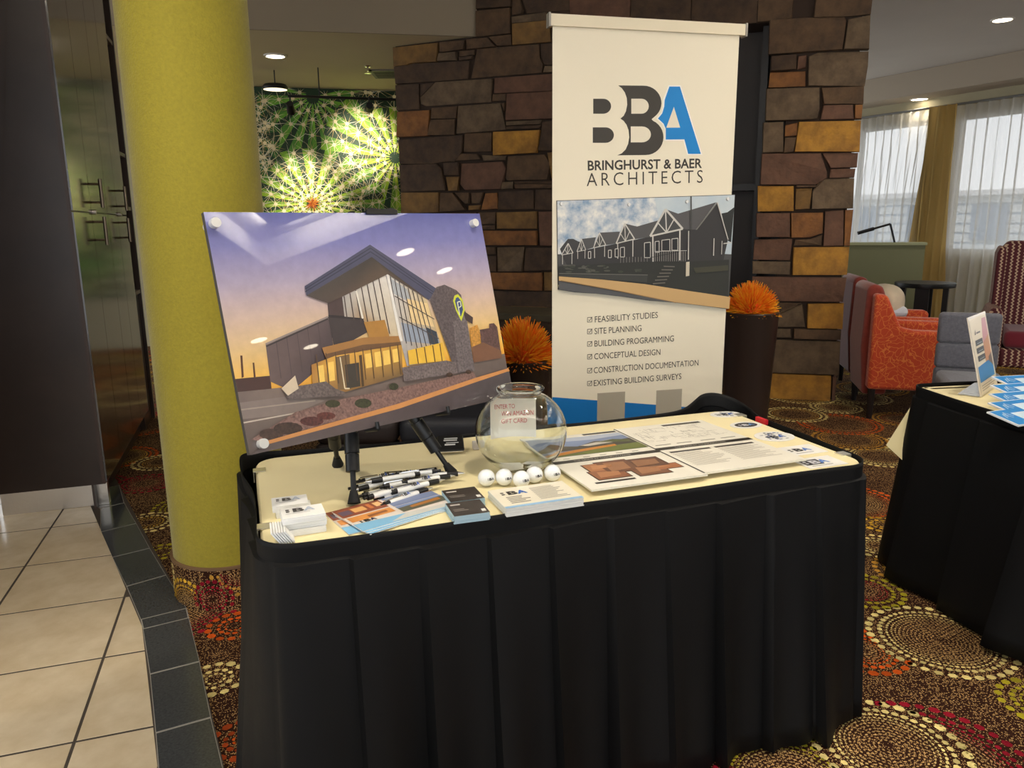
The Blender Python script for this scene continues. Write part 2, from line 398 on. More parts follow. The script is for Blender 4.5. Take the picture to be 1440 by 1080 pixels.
# half wall in front of the left window
pA, pB = atD(1196, 341, 9.0), atD(1302, 341, 8.75); zt = float(pA[2])
m_sage = M('sage_green_paint', (136, 138, 104), .8)
ez = (pB-pA)[:2]/np.linalg.norm((pB-pA)[:2]); nz = np.array([-ez[1], ez[0]])
q = [pA[:2]-ez*.8, pB[:2], pB[:2]+nz*.14, pA[:2]-ez*.8+nz*.14]
b = MB(); b.prism([tuple(p) for p in q], 0, zt-.03); hw = b.build('wall_low', m_sage, kind='structure')
q = [pA[:2]-ez*.8-nz*.015, pB[:2]+ez*.015-nz*.015, pB[:2]+ez*.015+nz*.155, pA[:2]-ez*.8+nz*.155]
MB().prism([tuple(p) for p in q], zt-.03, zt, ch=.006).build('cap', M('sage_cap', (176, 180, 140), .6), hw)

# ---- mural wall far left
mTL, mTR = atz(372, 122, ZL), atz(552, 128, ZL); em = (mTR-mTL)[:2]/np.linalg.norm((mTR-mTL)[:2]); nm_ = np.array([-em[1], em[0]])
q = [mTL[:2]-em*3+nm_*.02, mTR[:2]+em*2+nm_*.02, mTR[:2]+em*2+nm_*.2, mTL[:2]-em*3+nm_*.2]
MB().prism([tuple(p) for p in q], 0, ZL).build('wall_rear', m_wall, kind='structure')

# ---- stone wall
SL = np.array([-1.024, 7.286]); SLd = np.array([-.287, 6.946])-SL; SLd /= np.linalg.norm(SLd)
SR1 = np.array([2.524, 5.793]); SRd = np.array([1, -.25]); SRd /= np.linalg.norm(SRd)
frL = Frame((SL[0], SL[1], 0), (SLd[0], SLd[1], 0), (0, 0, 1))
frR = Frame((SR1[0], SR1[1], 0), (SRd[0], SRd[1], 0), (0, 0, 1))
uLe = frL.uv(800, 200)[0]; uR0 = frR.uv(1085, 555)[0]-.02
pL1 = frL.p(uLe, 0); pR0 = frR.p(uR0, 0)
m_back = M('brown_mortar', (60, 46, 36), .95)  # brown mortar backing behind the stone joints
b = MB()
def wallbox(fr, u0, u1, z0, z1, th, mb):
    q = [fr.p(u0, 0, -.016)[:2], fr.p(u1, 0, -.016)[:2], fr.p(u1, 0, -th)[:2], fr.p(u0, 0, -th)[:2]]
    mb.prism([tuple(p) for p in q], z0, z1)
wallbox(frL, 0.0, uLe, 0, ZC, .45, b); wallbox(frR, uR0, -.01, 0, ZC, .45, b)
lz = frR.uv(1080, 29)[1]
lq = [pL1[:2]-frL.n[:2]*.03, pR0[:2]-frR.n[:2]*.03, pR0[:2]-frR.n[:2]*.45, pL1[:2]-frL.n[:2]*.45]
b.prism([tuple(p) for p in lq], lz, ZC)
stonew = b.build('wall_back', m_back, kind='structure')
# dark wood lined niche between the piers
nf = Frame(pL1, (pR0-pL1), (0, 0, 1)); nw = float(np.linalg.norm((pR0-pL1)[:2]))
b = MB(); q = [nf.p(-.05, 0, -.30)[:2], nf.p(nw+.05, 0, -.30)[:2], nf.p(nw+.05, 0, -.40)[:2], nf.p(-.05, 0, -.40)[:2]]
b.prism([tuple(p) for p in q], 0, lz); niche = b.build('wall_niche', M('dark_niche_panel', (34, 27, 24), .45, rgb2=(46, 34, 28), noise=(2, .2)), kind='structure')
b = MB()
for u in (nw-.02, nw-.16):
    q = [nf.p(u-.05, 0, -.12)[:2], nf.p(u, 0, -.12)[:2], nf.p(u, 0, -.30)[:2], nf.p(u-.05, 0, -.30)[:2]]; b.prism([tuple(p) for p in q], 0, lz)
b.build('frame', M('niche_frame', (30, 26, 26), .35), niche)
b = MB()
for z in (1.62, .75):
    q = [nf.p(0, 0, -.14)[:2], nf.p(nw-.02, 0, -.14)[:2], nf.p(nw-.02, 0, -.3)[:2], nf.p(0, 0, -.3)[:2]]; b.prism([tuple(p) for p in q], z, z+.05)
b.build('rail', M('niche_frame', (30, 26, 26), .35), niche)
m_st = [M('stone_%s' % n, c, .85, rgb2=d, noise=(9, .3), bump=(11, 1.6)) for n, c, d in (
    ('umber', (110, 85, 60), (74, 57, 43)), ('dark', (64, 50, 40), (92, 71, 52)), ('tan', (146, 110, 60), (104, 78, 48)),
    ('plum', (122, 88, 68), (90, 65, 52)), ('gold', (200, 146, 58), (140, 98, 46)), ('rust', (156, 104, 56), (106, 72, 46)), ('grey', (124, 103, 78), (82, 67, 52)))]
def stone(fr, uvs, mi, proud=None):
    pts = [np.array(p) for p in uvs]; A = sum(pts[i][0]*pts[(i+1) % len(pts)][1]-pts[(i+1) % len(pts)][0]*pts[i][1] for i in range(len(pts)))
    if A < 0: pts = pts[::-1]
    c = sum(pts)/len(pts); pr = random.uniform(.004, .022) if proud is None else proud; n = len(pts)
    gap = .0022; outp = [p+(c-p)*min(.3, gap/max(1e-6, np.linalg.norm(c-p))) for p in pts]; inp = [p+(c-p)*min(.4,   .007/max(1e-6, np.linalg.norm(c-p))) for p in pts]
    tl = [random.uniform(-.013, .013) for _ in pts]
    V = [fr.p(p[0], p[1], -.035) for p in outp]+[fr.p(p[0], p[1], pr-.007) for p in outp]+[fr.p(p[0], p[1], pr+t) for p, t in zip(inp, tl)]
    Fc = [(i, (i+1) % n, n+(i+1) % n, n+i) for i in range(n)]+[(n+i, n+(i+1) % n, 2*n+(i+1) % n, 2*n+i) for i in range(n)]+[tuple(range(2*n, 3*n))]
    MB().add(V, Fc).build('stone', m_st[mi], stonew)
def trace(fr, ox, oy, sc, data):
    for line in data.strip().split('\n'):
        mi, *nums = line.split(); nums = list(map(float, nums))
        stone(fr, [fr.uv(ox+nums[i]/sc, oy+nums[i+1]/sc) for i in range(0, len(nums), 2)], int(mi))
trace(frL, 540, 0, 5.4, '''2 70 362 418 325 405 470 215 485 180 500 75 505
0 428 325 618 305 612 378 425 402
6 418 405 555 395 555 460 410 468
0 570 388 690 378 685 418 570 430
1 565 435 680 425 672 450 570 460
0 628 303 790 285 855 355 632 378
0 800 283 970 262 970 345 868 355
0 700 85 960 60 965 258 700 285
1 700 -60 970 -60 970 55 705 72
0 980 -60 1020 -60 1060 80 1050 115 975 120
1 1030 -60 1420 -60 1420 85 1085 105
6 970 130 1240 95 1250 155 975 180
2 975 182 1260 152 1275 320 975 345
1 1250 100 1420 85 1420 310 1285 320 1265 150
1 75 510 240 480 650 462 640 600 330 625 90 640
0 705 372 1180 335 1185 440 1215 490 1205 555 660 595
1 1190 335 1420 318 1420 490 1220 498 1190 430
6 1225 505 1420 495 1420 545 1210 555
1 85 645 265 635 270 830 95 840
1 275 640 385 625 280 740
6 395 622 825 598 815 775 320 808 280 790 280 745
3 840 595 1420 550 1420 685 835 710
0 825 715 930 710 925 765 820 770
3 935 712 1420 684 1420 900 925 915
5 100 850 350 835 345 1035 100 1045
0 360 820 555 805 550 900 358 905
0 355 910 540 905 540 1025 335 1030
6 565 805 885 780 930 985 555 1020
0 895 785 925 780 915 850
6 930 925 1210 910 1195 945 930 955
1 930 960 1200 950 1190 975 930 985
4 830 1002 1190 987 1165 1162 830 1182
0 615 1012 820 1007 820 1152 605 1157
1 105 1062 330 1042 600 1027 598 1157 540 1227 440 1232 350 1247 120 1247
1 1200 925 1420 902 1420 1142 1170 1147 1195 990
0 570 1167 710 1170 740 1212 545 1222
6 740 1177 930 1182 925 1217 755 1222
1 115 1252 400 1242 440 1282 470 1447 125 1457
1 450 1237 570 1232 570 1332 465 1334
2 470 1342 570 1340 565 1450 490 1452
3 590 1242 900 1227 935 1282 895 1437 620 1447 585 1402
0 945 1187 1230 1172 1270 1242 1250 1367 940 1372 925 1352
2 1245 1157 1420 1152 1420 1357 1275 1357
6 895 1382 985 1377 985 1434 890 1440
1 990 1377 1420 1370 1420 1392 990 1395
0 990 1400 1420 1396 1420 1427 1000 1432
2 130 1462 425 1460 420 1612 130 1620
0 435 1462 525 1462 630 1597 430 1612
0 540 1462 645 1460 650 1547 620 1552
0 660 1462 755 1460 735 1547 665 1547
2 640 1562 735 1557 730 1592 640 1597
5 770 1467 860 1462 870 1587 740 1597
1 870 1457 1140 1442 1140 1587 860 1594
1 1150 1437 1420 1430 1420 1594 1145 1594
0 715 1612 850 1610 850 1702 720 1707
2 860 1612 1165 1604 1165 1737 860 1737
3 1175 1607 1420 1600 1420 1867 1190 1867
0 700 1712 850 1710 850 1742 700 1744
5 700 1750 1000 1752 1165 1752 1170 1862 700 1862
0 700 1877 855 1877 855 1932 700 1934
6 865 1877 1070 1872 1055 2062 865 2062
1 1080 1882 1420 1877 1420 2045 1065 2058
1 700 1942 855 1942 855 2062 700 2062
5 700 2070 1205 2070 1205 2208 700 2190
2 1215 2065 1420 2062 1420 2208 1215 2208
1 700 2205 1300 2218 1420 2216 1420 2350 1020 2360 700 2320''')
trace(frR, 1020, 0, 5.4, '''0 690 -60 1125 -60 1105 110 920 130 665 140
0 335 155 640 130 910 130 920 160 890 380 640 400 325 415
6 930 150 1100 115 1090 380 895 380
1 345 425 540 415 540 530 340 545
3 550 425 620 415 610 520 545 530
5 340 550 610 540 610 655 325 668
6 630 430 700 400 1090 390 1085 500 1060 655 625 655
6 310 675 715 665 715 830 700 900 600 915 300 920
0 730 665 1055 655 1050 790 740 795
3 740 800 970 795 975 905 720 910
5 980 795 1045 790 1035 905 980 905
4 555 925 1030 915 1020 1155 520 1155
6 285 930 440 925 440 1160 280 1165
5 455 950 550 930 545 1035 450 1038
0 450 1045 540 1042 515 1160 440 1165
3 275 1167 725 1162 770 1302 770 1352 690 1402 260 1404
3 735 1162 1010 1160 1000 1272 795 1280
3 795 1284 990 1280 980 1350 790 1352
6 745 1357 980 1352 970 1584 650 1592 660 1452 715 1372
4 245 1410 520 1412 520 1604 245 1607
2 535 1430 660 1427 640 1590 530 1592
0 535 1409 690 1407 690 1422 535 1424
3 235 1617 490 1617 490 1802 230 1802
5 495 1617 745 1612 740 1772 640 1807 495 1807
3 755 1602 900 1592 895 1867 740 1872
5 905 1592 970 1590 940 1872 900 1867
3 220 1817 510 1812 490 1977 210 1972
0 525 1822 650 1812 740 1782 730 1862 520 1865
4 515 1877 945 1872 925 2088 505 2090
6 205 1982 495 1987 490 2085 205 2078''')
trace(frR, 1010, 370, 4.909, '''3 235 92 890 100 862 268 230 260
0 230 268 575 274 440 330 230 320
6 500 295 585 282 600 440 225 440 225 330 420 335
4 615 280 868 275 858 455 610 450
6 225 447 500 455 505 512 225 515
0 520 452 850 462 845 530 515 520
6 225 522 845 540 835 770 225 750
4 225 755 780 775 775 955 225 945
3 788 780 815 782 805 958 780 955''')
# lintel stones over the niche and hidden courses behind the easel and banner
random.seed(5)
frN = Frame(pL1, (pR0-pL1), (0, 0, 1)); u = 0.0
while u < nw-.05:
    w = min(random.uniform(.35, .6), nw-u); stone(frN, [(u, lz), (u+w, lz), (u+w, ZC-.01), (u, ZC-.01)], random.choice([0, 1, 3, 6])); u += w
def courses(fr, u0, u1, z0, z1):
    z = z0
    while z < z1-.03:
        h = min(random.uniform(.12, .22), z1-z); u = u0
        while u < u1-.02:
            w = random.uniform(.2, .5)
            if u1-u-w < .1: w = u1-u
            stone(fr, [(u, z), (u+w, z), (u+w, z+h), (u, z+h)], random.choice([0, 0, 1, 2, 3, 5, 6])); u += w
        z += h
zA = frL.uv(570, 300)[1]; uA = frL.uv(670, 360)[0]; zB = frL.uv(720, 428)[1]
courses(frL, 0.02, uA, zB, zA-.005); courses(frL, .02, uLe-.01, 0, zB-.01)
# hearth ledge at the foot of the left pier
h0, h1 = atD(640, 450, 6.1)[:2], atD(850, 450, 5.55)[:2]; eh = (h1-h0)/np.linalg.norm(h1-h0); hn = np.array([-eh[1], eh[0]])
q = [h0, h1, h1+hn*.45, h0+hn*.45]; zh = float(atD(700, 440, 5.9)[2])
b = MB(); b.prism([tuple(p) for p in q], 0, zh-.05); hearth = b.build('wall_hearth', m_st[1], kind='structure')
q = [h0-hn*.03-eh*.03, h1-hn*.03+eh*.03, h1+hn*.45, h0+hn*.45]
MB().prism([tuple(p) for p in q], zh-.05, zh, ch=.008).build('hearth_slab', M('olive_slab', (86, 78, 58), .7, noise=(6, .2)), hearth)

# ---- round green column
cc = np.array([-1.1014, 2.7702]); CR = .2111; BZ = .165
col = empty('column', (cc[0], cc[1], 0), 'round yellow-green fabric covered column with a carpeted base', 'column')
m_green = M('lime_fabric_wallcovering', (152, 139, 31), .72, noise=(90, .10), bump=(160, .3), sheen=.25)
MB().lathe((cc[0], cc[1], 0), [(CR, BZ-.002), (CR, ZC-.001)], 64).build('shaft', m_green, col, smooth='all')
MB().lathe((cc[0], cc[1], 0), [(CR+.008, 0.001), (CR+.008, BZ-.006), (CR, BZ)], 64).build('carpet_base', m_carpet, col, smooth=True)
MB().lathe((cc[0], cc[1], 0), [(CR+.001, BZ-.004), (CR+.011, BZ-.004), (CR+.011, BZ+.006), (CR+.001, BZ+.006)], 64).build('edge_binding', M('carpet_binding', (120, 92, 64), .9), col, smooth=True)
Rb = CR+.0095
def wrapc(s, z): a = s/Rb-math.pi/2; return (cc[0]+Rb*math.cos(a), cc[1]+Rb*math.sin(a), z)
cs = [(-.12, .0, .11, (YEL, GOLD)), (.10, .16, .10, (GOLD, CRI)), (.26, .02, .12, (ORA, YEL)), (-.3, .12, .1, (CREAM, YEL)), (.0, .05, .07, (CRI, CRI)), (.45, .1, .12, (OLI, OLI)), (-.5, .05, .12, (CREAM, GOLD))]
dots_for(cs, wrapc, lambda x, z: .008 < z < BZ-.02, .62).build('carpet_tufts', m_tuft, col, kind='stuff')

# ================================================================== LEFT: cabinets
K = np.array([-2.045, 3.63])
def tcab(px, py):
    d = ray(px, py); n3 = np.array([dB[0], dB[1], 0]); O = np.array([K[0], K[1], 0]); X = CAM+d*(((O-CAM)@n3)/(d@n3))
    return float((X[:2]-K)@dA), float(X[2])
def cbox(mb, t0, t1, b0, b1, z0, z1, mi=0):   # box along dA (t) and dB (b)
    q = [K+dA*t0+dB*b0, K+dA*t0+dB*b1, K+dA*t1+dB*b1, K+dA*t1+dB*b0]
    if np.cross(q[1]-q[0], q[2]-q[1]) < 0: q = q[::-1]
    mb.prism([tuple(p) for p in q], z0, z1, mi); return mb
KZ = .135
tX = [tcab(x, 292)[0] for x in (98, 124, 147, 161, 174, 186)]
zsp = tcab(124, 299)[1]
CH = ZC-.02
# end panel that faces the camera, with its steel kick plate
ep = empty('cabinet_end_panel', (K[0], K[1], 0), 'wide dark brown cabinet end panel with steel kick plate beside the tiles', 'cabinet panel')
cbox(MB(), 0, .045, -.47, 0, KZ, CH).build('panel', m_wood, ep)
cbox(MB(), .045, tX[0], -.47, .004, KZ, CH).build('side_strip', M('espresso_edge', (66, 47, 38), .4), ep)
kp = cbox(MB(), .02, .03, -.47, -.002, .009, KZ).build('kick_plate', m_steel, ep)
cbox(MB(), .0305, tX[0]+.1, -.014, -.002, .009, KZ).build('corner_plate', m_steel, ep)
# wall unit projecting toward the camera at the far left
pu = empty('corner_panel', tuple(K-dB*.48)+(0,), 'dark brown panel at the left edge forming the inner corner', 'cabinet panel')
cbox(MB(), -1.6, .02, -1.0, -.475, KZ, CH).build('panel', m_wood, pu)
cbox(MB(), -1.6, .02, -.97, -.485, .009, KZ).build('kick_plate', m_steel, pu)
def bar_handle(parent, t, z0, z1, nm='handle'):
    p = lambda b_, z: tuple(K+dA*t+dB*b_)+(z,)
    mb = MB(); mb.tube(p(.06, z0), p(.06, z1), .009, n=12)
    for z in (z0+(z1-z0)*.18, z0+(z1-z0)*.82): mb.tube(p(.012, z), p(.062, z), .006, n=8)
    mb.build(nm, m_bronze, parent, smooth=True)
def cabinet(t0, tm, t1, label, th):
    o = empty('tall_cabinet', tuple(K+dA*(t0+t1)/2-dB*.2)+(0,), label, 'cabinet', 'tall cabinets beside the column')
    cbox(MB(), t0, t1, -.46, -.012, KZ, CH).build('body', m_wood, o)
    cbox(MB(), t0, t1, -.06, -.05, .002, KZ).build('kick_plate', m_wood, o)
    for a, c in ((t0, tm), (tm, t1)):
        g = .003
        for z0, z1, zh in ((zsp+.004, CH, 0), (KZ+.01, zsp-.004, 1)):
            d = cbox(MB(), a+g, c-g, -.01, .012, z0, z1).build('door', m_doorw, o)
            if a == tm:
                hz = tcab(127, 253)[1], tcab(127, 292)[1]; lz_ = tcab(130, 305)[1], tcab(130, 345)[1]
                if zh == 0: bar_handle(d, a+.05, min(hz), max(hz))
                else: bar_handle(d, a+.05, min(lz_), max(lz_))
                mk = MB(); zz = min(hz)-.02 if zh == 0 else max(lz_)+.02
                q = K+dA*(a+.03); q2 = q+dB*.03; mk.tube((q[0], q[1], zz), (q2[0], q2[1], zz), .009, n=10); mk.build('lock', m_steel, d, smooth=True)
cabinet(tX[0], tX[1], tX[2], 'tall glossy brown cabinet next to the dark end panel', 0)
cabinet(tX[2], tX[3], tX[4], 'tall glossy brown cabinet farther back, beside the open shelves', 0)
os_ = empty('open_shelf_unit', tuple(K+dA*(tX[4]+tX[5])/2)+(0,), 'narrow dark open shelf unit between the tall cabinets and the column', 'shelf')
cbox(MB(), tX[4], tX[5], -.46, -.44, KZ, CH).build('back_panel', m_blackm, os_)
cbox(MB(), tX[5]-.03, tX[5], -.46, .0, 0, CH).build('side_panel', m_wood, os_)
for y in (88, 221, 293, 420):
    z = tcab(180, y)[1]; cbox(MB(), tX[4], tX[5]-.03, -.44, -.005, z-.012, z+.012).build('shelf', M('pale_shelf_edge', (150, 140, 128), .5), os_)
cbox(MB(), tX[4], tX[5]-.03, -.46, -.02, .002, tcab(180, 420)[1]-.02).build('base_cabinet', m_wood, os_)

# ================================================================== far left: mural and ceiling fittings
frM = Frame(mTL, (em[0], em[1], 0), (0, 0, 1))
m_mural = M('mural_print', (255, 255, 255), .6, attr=True, noise=(9, .2))
mz = lambda x, y: frM.uv(340+x/4.32, 60+y/4.32)
MU0, MU1 = frM.uv(330, 200)[0], frM.uv(640, 200)[0]; MVB = -2.35
b = MB(); b.box((0, 0, 0), (1, 1, 1)); b = MB()
P8 = [frM.p(u, v, w) for w in (.002, .018) for u, v in ((MU0, MVB), (MU1, MVB), (MU1, -.005), (MU0, -.005))]
b.add(P8, [(4, 5, 6, 7), (0, 3, 2, 1), (0, 1, 5, 4), (1, 2, 6, 5), (2, 3, 7, 6), (3, 0, 4, 7)], 0, (26, 40, 26))
mural = b.build('cactus_mural', m_mural, label='large printed mural of spiny green cacti on the far wall', cat='mural')
random.seed(11)
b = MB(); sp = MB(); lay = [.019]
def blend(a, c, t): return tuple(a[i]+(c[i]-a[i])*t for i in range(3))
def inside(p): return MU0 < p[0] < MU1 and MVB < p[1] < -.005
def clampq(pts): return [(min(max(u, MU0), MU1), min(max(v, MVB), -.005)) for u, v in pts]
def cactus(cx, cy, rx, ry, ribs, a0, hot, ring0=.08):  # hot: rib colour with the track spotlights' bright pools painted in
    c = np.array(mz(cx, cy)); e = np.array(mz(cx+rx, cy-ry))-c; RX, RY = e
    body = [(c[0]+RX*math.cos(2*math.pi*i/48), c[1]+RY*math.sin(2*math.pi*i/48)) for i in range(48)]
    poly(b, frM, clampq(body), (34, 62, 34), lay[0]); lay[0] += .0006
    for k in range(ribs):
        a = a0+2*math.pi*k/ribs; w = math.pi/ribs*.62
        P = lambda r, q: (c[0]+RX*r*math.cos(q), c[1]+RY*r*math.sin(q))
        for r0, r1, ca in ((ring0, .35, 1), (.35, .7, .75), (.7, 1.0, .45)):
            lc = blend((70, 140, 40), hot, ca*.9)
            if all(inside(P(r_, a)) for r_ in (r0, r1)):
                poly(b, frM, clampq([P(r0, a-w), P(r1, a-w), P(r1, a), P(r0, a)]), blend(lc, (38, 92, 40), .35), lay[0])
                poly(b, frM, clampq([P(r0, a), P(r1, a), P(r1, a+w), P(r0, a+w)]), lc, lay[0])
        n = 5
        for j in range(n):
            r = .16+.84*(j+.5*(k % 2))/n; q = P(r, a)
            if not inside(q): continue
            L0 = .17*(.5+.7*r)
            for t in range(8):
                an = a+math.pi*2*t/8+random.uniform(-.3, .3); L = L0*random.uniform(.55, 1.15); d = np.array([math.cos(an), math.sin(an)]); nn_ = np.array([-d[1], d[0]])*.0042
                tri = clampq([tuple(np.array(q)+nn_), tuple(np.array(q)-nn_), tuple(np.array(q)+d*L)])
                poly(sp, frM, tri, random.choice([(236, 224, 176), (222, 206, 150), (244, 238, 208), (214, 186, 120)]), .031+.0002*random.random())
            poly(sp, frM, clampq(ell(q[0], q[1], .022, .022, 8)), (240, 228, 180), .0315)
    lay[0] += .0008
cactus(430, 330, 460, 560, 18, .1, (130, 190, 60))
cactus(930, 700, 420, 430, 18, .15, (206, 226, 40))
cactus(430, 980, 420, 330, 20, 0, (200, 220, 40))
cactus(60, 560, 150, 260, 9, .3, (52, 84, 52))
cactus(700, 1500, 480, 420, 16, .2, (120, 170, 70)); cactus(0, 1650, 420, 420, 16, .2, (120, 170, 70))
c = np.array(mz(430, 975))
for t in range(60):
    an = random.uniform(0, 6.28); L = random.uniform(.04, .13); d = np.array([math.cos(an), math.sin(an)]); nn_ = np.array([-d[1], d[0]])*.006
    poly(sp, frM, [tuple(c+nn_), tuple(c-nn_), tuple(c+d*L)], random.choice([(214, 110, 30), (190, 80, 20), (230, 160, 50)]), .0322)
b.build('cactus_print', m_mural, mural, kind='stuff'); sp.build('spine_print', m_mural, mural, kind='stuff')

def spot(name, loc, target, watts, angle, blend_, parent=None, size=.08, color=(1, .9, .76)):
    l = bpy.data.lights.new(name, 'SPOT'); l.energy = watts; l.spot_size = angle; l.spot_blend = blend_; l.shadow_soft_size = size; l.color = color
    o = bpy.data.objects.new(name, l); COL.objects.link(o); d = Vector(target)-Vector(loc)
    o.rotation_euler = d.to_track_quat('-Z', 'Y').to_euler()
    if parent is not None: o.parent = parent; o.location = np.array(loc)-WL[parent.name]
    else: o.location = loc
    return o
m_lens = M('lamp_lens', (255, 244, 222), .5, emis=((255, 240, 214), 9))
m_trimr = M('white_trim_ring', (232, 228, 220), .4)
def downlight(x, y, z, pw, label, r=.085):
    o = empty('recessed_downlight', (x, y, z), label, 'ceiling light', 'recessed ceiling lights')
    MB().lathe((x, y, z), [(r, .0), (r, -.012), (r+.018, -.008), (r+.022, 0)], 28).build('trim_ring', m_trimr, o, smooth=True)
    MB().lathe((x, y, z), [(r, -.006), (.001, -.006)], 28).build('lens', m_lens, o, smooth=True)
    spot('lamp_light', (x, y, z-.03), (x, y, 0), SPOT_W*pw, math.radians(128), .8, o)
for d in DOWN: downlight(*d)
s_, z_ = onwin(1293, 139); pw = wp(s_+.0, -.25); zz = ZB
dl = atz(1293, 139, ZB); downlight(dl[0], dl[1], ZB, .12, 'small recessed light under the bulkhead above the curtain', .1)
# LED cove strips added out of view to brighten the soffit faces
def added_cove(x0, y0, x1, y1, dx, dy, label):
    L = math.hypot(x1-x0, y1-y0); cx, cy = (x0+x1)/2, (y0+y1)/2; o = empty('added_cove_strip', (cx, cy, ZC), label, 'light strip', 'cove fill lights')
    MB().box((cx, cy, ZC-.012), (abs(x1-x0)+.04, abs(y1-y0)+.04, .024)).build('housing', m_ceil, o)
    l = bpy.data.lights.new('strip_fill_light', 'AREA'); l.shape = 'RECTANGLE'; l.size = L; l.size_y = .03; l.energy = 9*L; l.color = (1, .95, .88)
    q = bpy.data.objects.new('strip_fill_light', l); COL.objects.link(q); q.parent = o; q.location = (dx*.025, dy*.025, -.03)
    q.rotation_euler = Vector((dx, dy, -.25)).to_track_quat('-Z', 'Y').to_euler()
    return o
added_cove(FX-.22, FY+.3, FX-.22, 4.7, 1, 0, 'added fill light strip beside the right-hand soffit face')
added_cove(-3.5, FY+.22, FX-.3, FY+.22, 0, -1, 'added fill light strip beside the soffit face behind the camera')
# sprinkler head
p = atz(517, 93, ZL); o = empty('sprinkler', (p[0], p[1], ZL), 'small chrome sprinkler head hanging from the lower ceiling', 'sprinkler')
MB().lathe((p[0], p[1], ZL), [(.035, 0), (.03, -.01), (.012, -.014), (.012, -.05), (.001, -.05)], 16).build('body', m_chrome, o, smooth=True)
MB().lathe((p[0], p[1], ZL), [(.001, -.075), (.035, -.072), (.035, -.069), (.001, -.066)], 12).build('deflector', m_chrome, o, smooth=True)
# air vent
p = atz(552, 103, ZL); o = empty('air_vent', (p[0], p[1], ZL), 'grey slatted square air vent in the lower ceiling', 'air vent')
b = MB()
for x, y, w, h in ((-.2, 0, .03, .43), (.2, 0, .03, .43), (0, -.2, .43, .03), (0, .2, .43, .03)): b.box((p[0]+x, p[1]+y, ZL-.008), (w, h, .016))
b.build('frame', M('vent_grey', (120, 114, 104), .5), o)
for k in range(6): MB().box((p[0], p[1]-.15+.06*k, ZL-.01), (.38, .03, .006)).build('slat', M('vent_slat', (70, 66, 60), .5), o)
# track light in front of the mural
zt_ = float(atD(440, 139, 8.3)[2]); a = atD(405, 138, 8.1); c = atD(600, 142, 8.5)
o = empty('track_light', tuple(a), 'black ceiling track with two spotlights in front of the mural', 'track light')
MB().tube((a[0], a[1], zt_), (c[0], c[1], zt_), .014, n=8).build('rail', m_blackm, o)
for f in (.22, .8):
    q = a+(c-a)*f; MB().tube((q[0], q[1], zt_), (q[0], q[1], ZL), .006, n=8).build('hanger_rod', m_blackm, o)
for px, py, tx, ty, wt in ((409, 157, 432, 275, 125), (520, 163, 512, 205, 150)):
    q = atD(px, py, 8.2); T = frM.p(*frM.uv(tx, ty)); q2 = np.array([q[0], q[1], zt_])
    mb = MB(); mb.tube(q2, q2-np.array([0, 0, .06]), .008, n=8); d = (T-q); d /= np.linalg.norm(d)
    mb.tube(q2-np.array([0, 0, .1])-d*.06, q2-np.array([0, 0, .1])+d*.06, .035, .045, n=16); h = mb.build('spot_head', m_blackm, o, smooth=True)
    spot('spot_light', q2-np.array([0, 0, .1])+d*.08, T, wt, math.radians(46), 1, o, .04)
p = atD(387, 123, 8.3); o = empty('pendant_light', (p[0], p[1], ZL), 'flat black disc light hanging in front of the mural top', 'pendant light')
MB().lathe((p[0], p[1], p[2]), [(.001, .03), (.11, .028), (.13, .0), (.12, -.02), (.12, -.022)], 28).build('shade', m_blackm, o, smooth=True)
MB().lathe((p[0], p[1], p[2]), [(.12, -.021), (.001, -.021)], 28).build('lens', M('pendant_lens', (225, 216, 190), .5, emis=((255, 236, 200), 1.2)), o, smooth=True)
MB().tube((p[0], p[1], p[2]+.03), (p[0], p[1], ZL), .006, n=8).build('rod', m_blackm, o)

# ================================================================== DISPLAY TABLE
TH = .745
TO = np.array([-.5076, 1.4317]); TB = .3384; e1 = np.array([math.cos(TB), math.sin(TB)]); e2 = np.array([-math.sin(TB), math.cos(TB)]); TW, TD = 1.555, .645
def tp(u, v): return TO+e1*u+e2*v
def rrect(O, a, c, w, d, r, n=8, grow=0):
    pts = []; 
    for cx, cy, q0 in ((w-r, d-r, 0), (r, d-r, 90), (r, r, 180), (w-r, r, 270)):
        for i in range(n+1):
            q = math.radians(q0+90*i/n); pts.append(O+a*(cx+(r+grow)*math.cos(q))+c*(cy+(r+grow)*math.sin(q)))
    return pts     # counter-clockwise
m_cloth = M('cream_tablecloth', (236, 222, 172), .8, noise=(3, .03), bump=(7, .12), sheen=.2)
m_skirt = M('black_skirt_cloth', (11, 11, 12), .6, bump=(14, .12), noise=(3, .15), spec=.25)
m_laminate = M('grey_laminate', (150, 146, 140), .5)
def folding_table(O, a, c, w, d, label):
    o = empty('folding_table', tuple(O+a*w/2+c*d/2)+(0,), label, 'table')
    MB().prism([tuple(p) for p in rrect(O, a, c, w, d, .06, 6, -.006)], TH-.035, TH-.004).build('tabletop', m_laminate, o)
    for u, v in ((.18, .1), (.18, d-.1), (w-.18, .1), (w-.18, d-.1)):
        q = O+a*u+c*v; MB().tube((q[0], q[1], 0), (q[0], q[1], TH-.035), .014, n=10).build('leg', m_blackm, o, smooth=True)
    for u in (.18, w-.18):
        q0, q1 = O+a*u+c*.1, O+a*u+c*(d-.1); MB().tube((q0[0], q0[1], .1), (q1[0], q1[1], .1), .01, n=8).build('stretcher', m_blackm, o)
    return o
